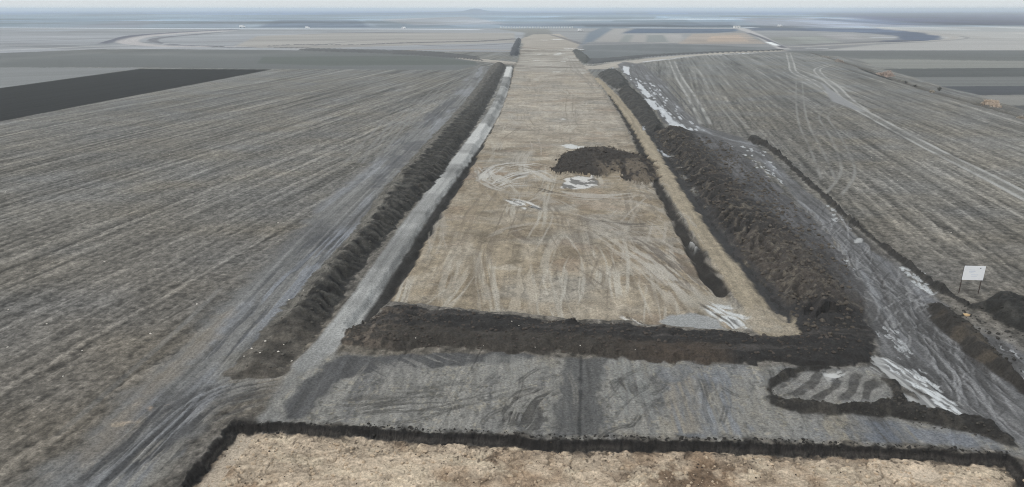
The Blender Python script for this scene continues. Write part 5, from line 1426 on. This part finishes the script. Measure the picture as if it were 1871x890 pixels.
# ------------------------------------------------------------------ far off: row of pale concrete blocks and white vehicles on the country road
M_CONC = flat_mat('pale_concrete', (226, 226, 222), 0.8, 0.06, 2)
M_WHITE = flat_mat('white_paint', (240, 240, 240), 0.35, 0.02, 1)
M_GLASS = flat_mat('dark_glass', (40, 46, 54), 0.1, 0.1, 1)
M_TYRE = flat_mat('tyre_rubber', (34, 34, 35), 0.85, 0.1, 4)
A_, B_ = at(914, 51.6), at(1046, 51.6)
nblk = 46
dirv = (B_ - A_) / np.linalg.norm(B_ - A_)
rz = math.atan2(dirv[1], dirv[0])
blk = empty('concrete_block', (0, 0, 0), rz)
b = MB(); b.box((0, 0, .45), (1.0, 1.1, .9), 0, .08); b.build('base', M_CONC, blk)
b = MB(); b.box((0, 0, 1.55), (1.0, .8, 1.3), 0, .08, (.85, .7)); b.build('upright', M_CONC, blk)
for k in range(nblk):
    q = A_ + (B_ - A_) * k / (nblk - 1)
    o = blk if k == 0 else copy_tree(blk)
    o.location = (q[0], q[1], ground_z(*q))
    tag(o, 'small white concrete block in the long row on the horizon beyond the roadbed', 'concrete block', 'white blocks in the row beyond the roadbed')

def make_van():
    root = empty('van', (0, 0, 0))
    prof = [(-2.7, .45), (2.6, .45), (2.75, .75), (2.7, 1.15), (1.9, 1.4), (1.2, 2.25), (.9, 2.35), (-2.6, 2.4), (-2.72, 2.2)]
    b = MB(); n = len(prof); v = [(x_, sy * (1.0 if z_ < 1.5 else .9), z_) for sy in (-1, 1) for x_, z_ in prof]
    b.add(v, [tuple(range(n)), tuple(reversed(range(n, 2 * n)))] + [(k, n + k, n + (k + 1) % n, (k + 1) % n) for k in range(n)])
    b.build('body', M_WHITE, root)
    b = MB(); b.add([(1.88, -.86, 1.46), (1.88, .86, 1.46), (1.28, .82, 2.2), (1.28, -.82, 2.2)], [(0, 1, 2, 3)]); b.v = [(x_ + .03, y_, z_ + .02) for x_, y_, z_ in b.v]; b.build('windscreen', M_GLASS, root)
    for sy in (-1, 1):
        b = MB(); b.box((.95, sy * .965, 1.72), (.9, .03, .5)); b.build('side_window', M_GLASS, root)
        for sx in (-1.7, 1.75):
            b = MB(); b.tube((sx, sy * .78, .36), (sx, sy * 1.02, .36), .36, 14); b.build('wheel', M_TYRE, root)
    return root
van = make_van()
vans = [((443, 50.6), .1, 'white van on the pale country road at the far left, nearest the left ramp loop', 1.5), ((562, 52.0), .1, 'white van on the country road below the dark far field, second from the left', 1.1), ((737, 52.6), 3.2, 'white van on the country road, rightmost of those left of the roadbed', 1.1),
        ((1061, 57.2), .4, 'white van standing just right of the row of white blocks', 1.3), ((1425, 49.0), .1, 'white van on the dark strip right of the field road junction', 1.3)]
for k, (px, r_, lab, sc) in enumerate(vans):
    o = van if k == 0 else copy_tree(van)
    q = at(*px); o.location = (q[0], q[1], ground_z(*q)); o.rotation_euler.z = r_; o.scale = (sc, sc, sc)
    tag(o, lab, 'van', 'vans far off on the country road')
# pale site cabin where the field road meets the country road
q = at(1346, 51.8); cab = empty('site_cabin', (q[0], q[1], ground_z(*q)))
b = MB(); b.box((0, 0, 1.7), (9, 4, 3.0)); b.build('wall', M_CONC, cab)
b = MB(); b.box((0, 0, 3.3), (9.6, 4.6, .2), 0, .1, (.97, .94)); b.build('roof', M_WHITE, cab)
b = MB(); b.box((2.2, -2.02, 1.3), (1, .06, 2.0)); b.build('door', M_EDGE, cab)
for sx in (-2.6, -.2):
    b = MB(); b.box((sx, -2.02, 1.9), (1.3, .06, 1.0)); b.build('window', M_GLASS, cab)
tag(cab, 'pale flat-roofed site cabin where the diagonal field road meets the far country road', 'cabin')

# ------------------------------------------------------------------ haze
hz, top, bot = 27000.0, 34.0, -4.0
b = MB(); b.box((0, 0, (top + bot) / 2), (2 * hz, 2 * hz, top - bot))
hm = bpy.data.materials.new('haze_air'); hm.use_nodes = True
hm.node_tree.nodes.clear()
ho = hm.node_tree.nodes.new('ShaderNodeOutputMaterial'); pv = hm.node_tree.nodes.new('ShaderNodeVolumePrincipled')
pv.inputs['Color'].default_value = (0.86, 0.95, 1.0, 1); pv.inputs['Density'].default_value = BETA; pv.inputs['Anisotropy'].default_value = 0.0
hm.node_tree.links.new(pv.outputs[0], ho.inputs['Volume'])
tag(b.build('haze', hm), kind='stuff')
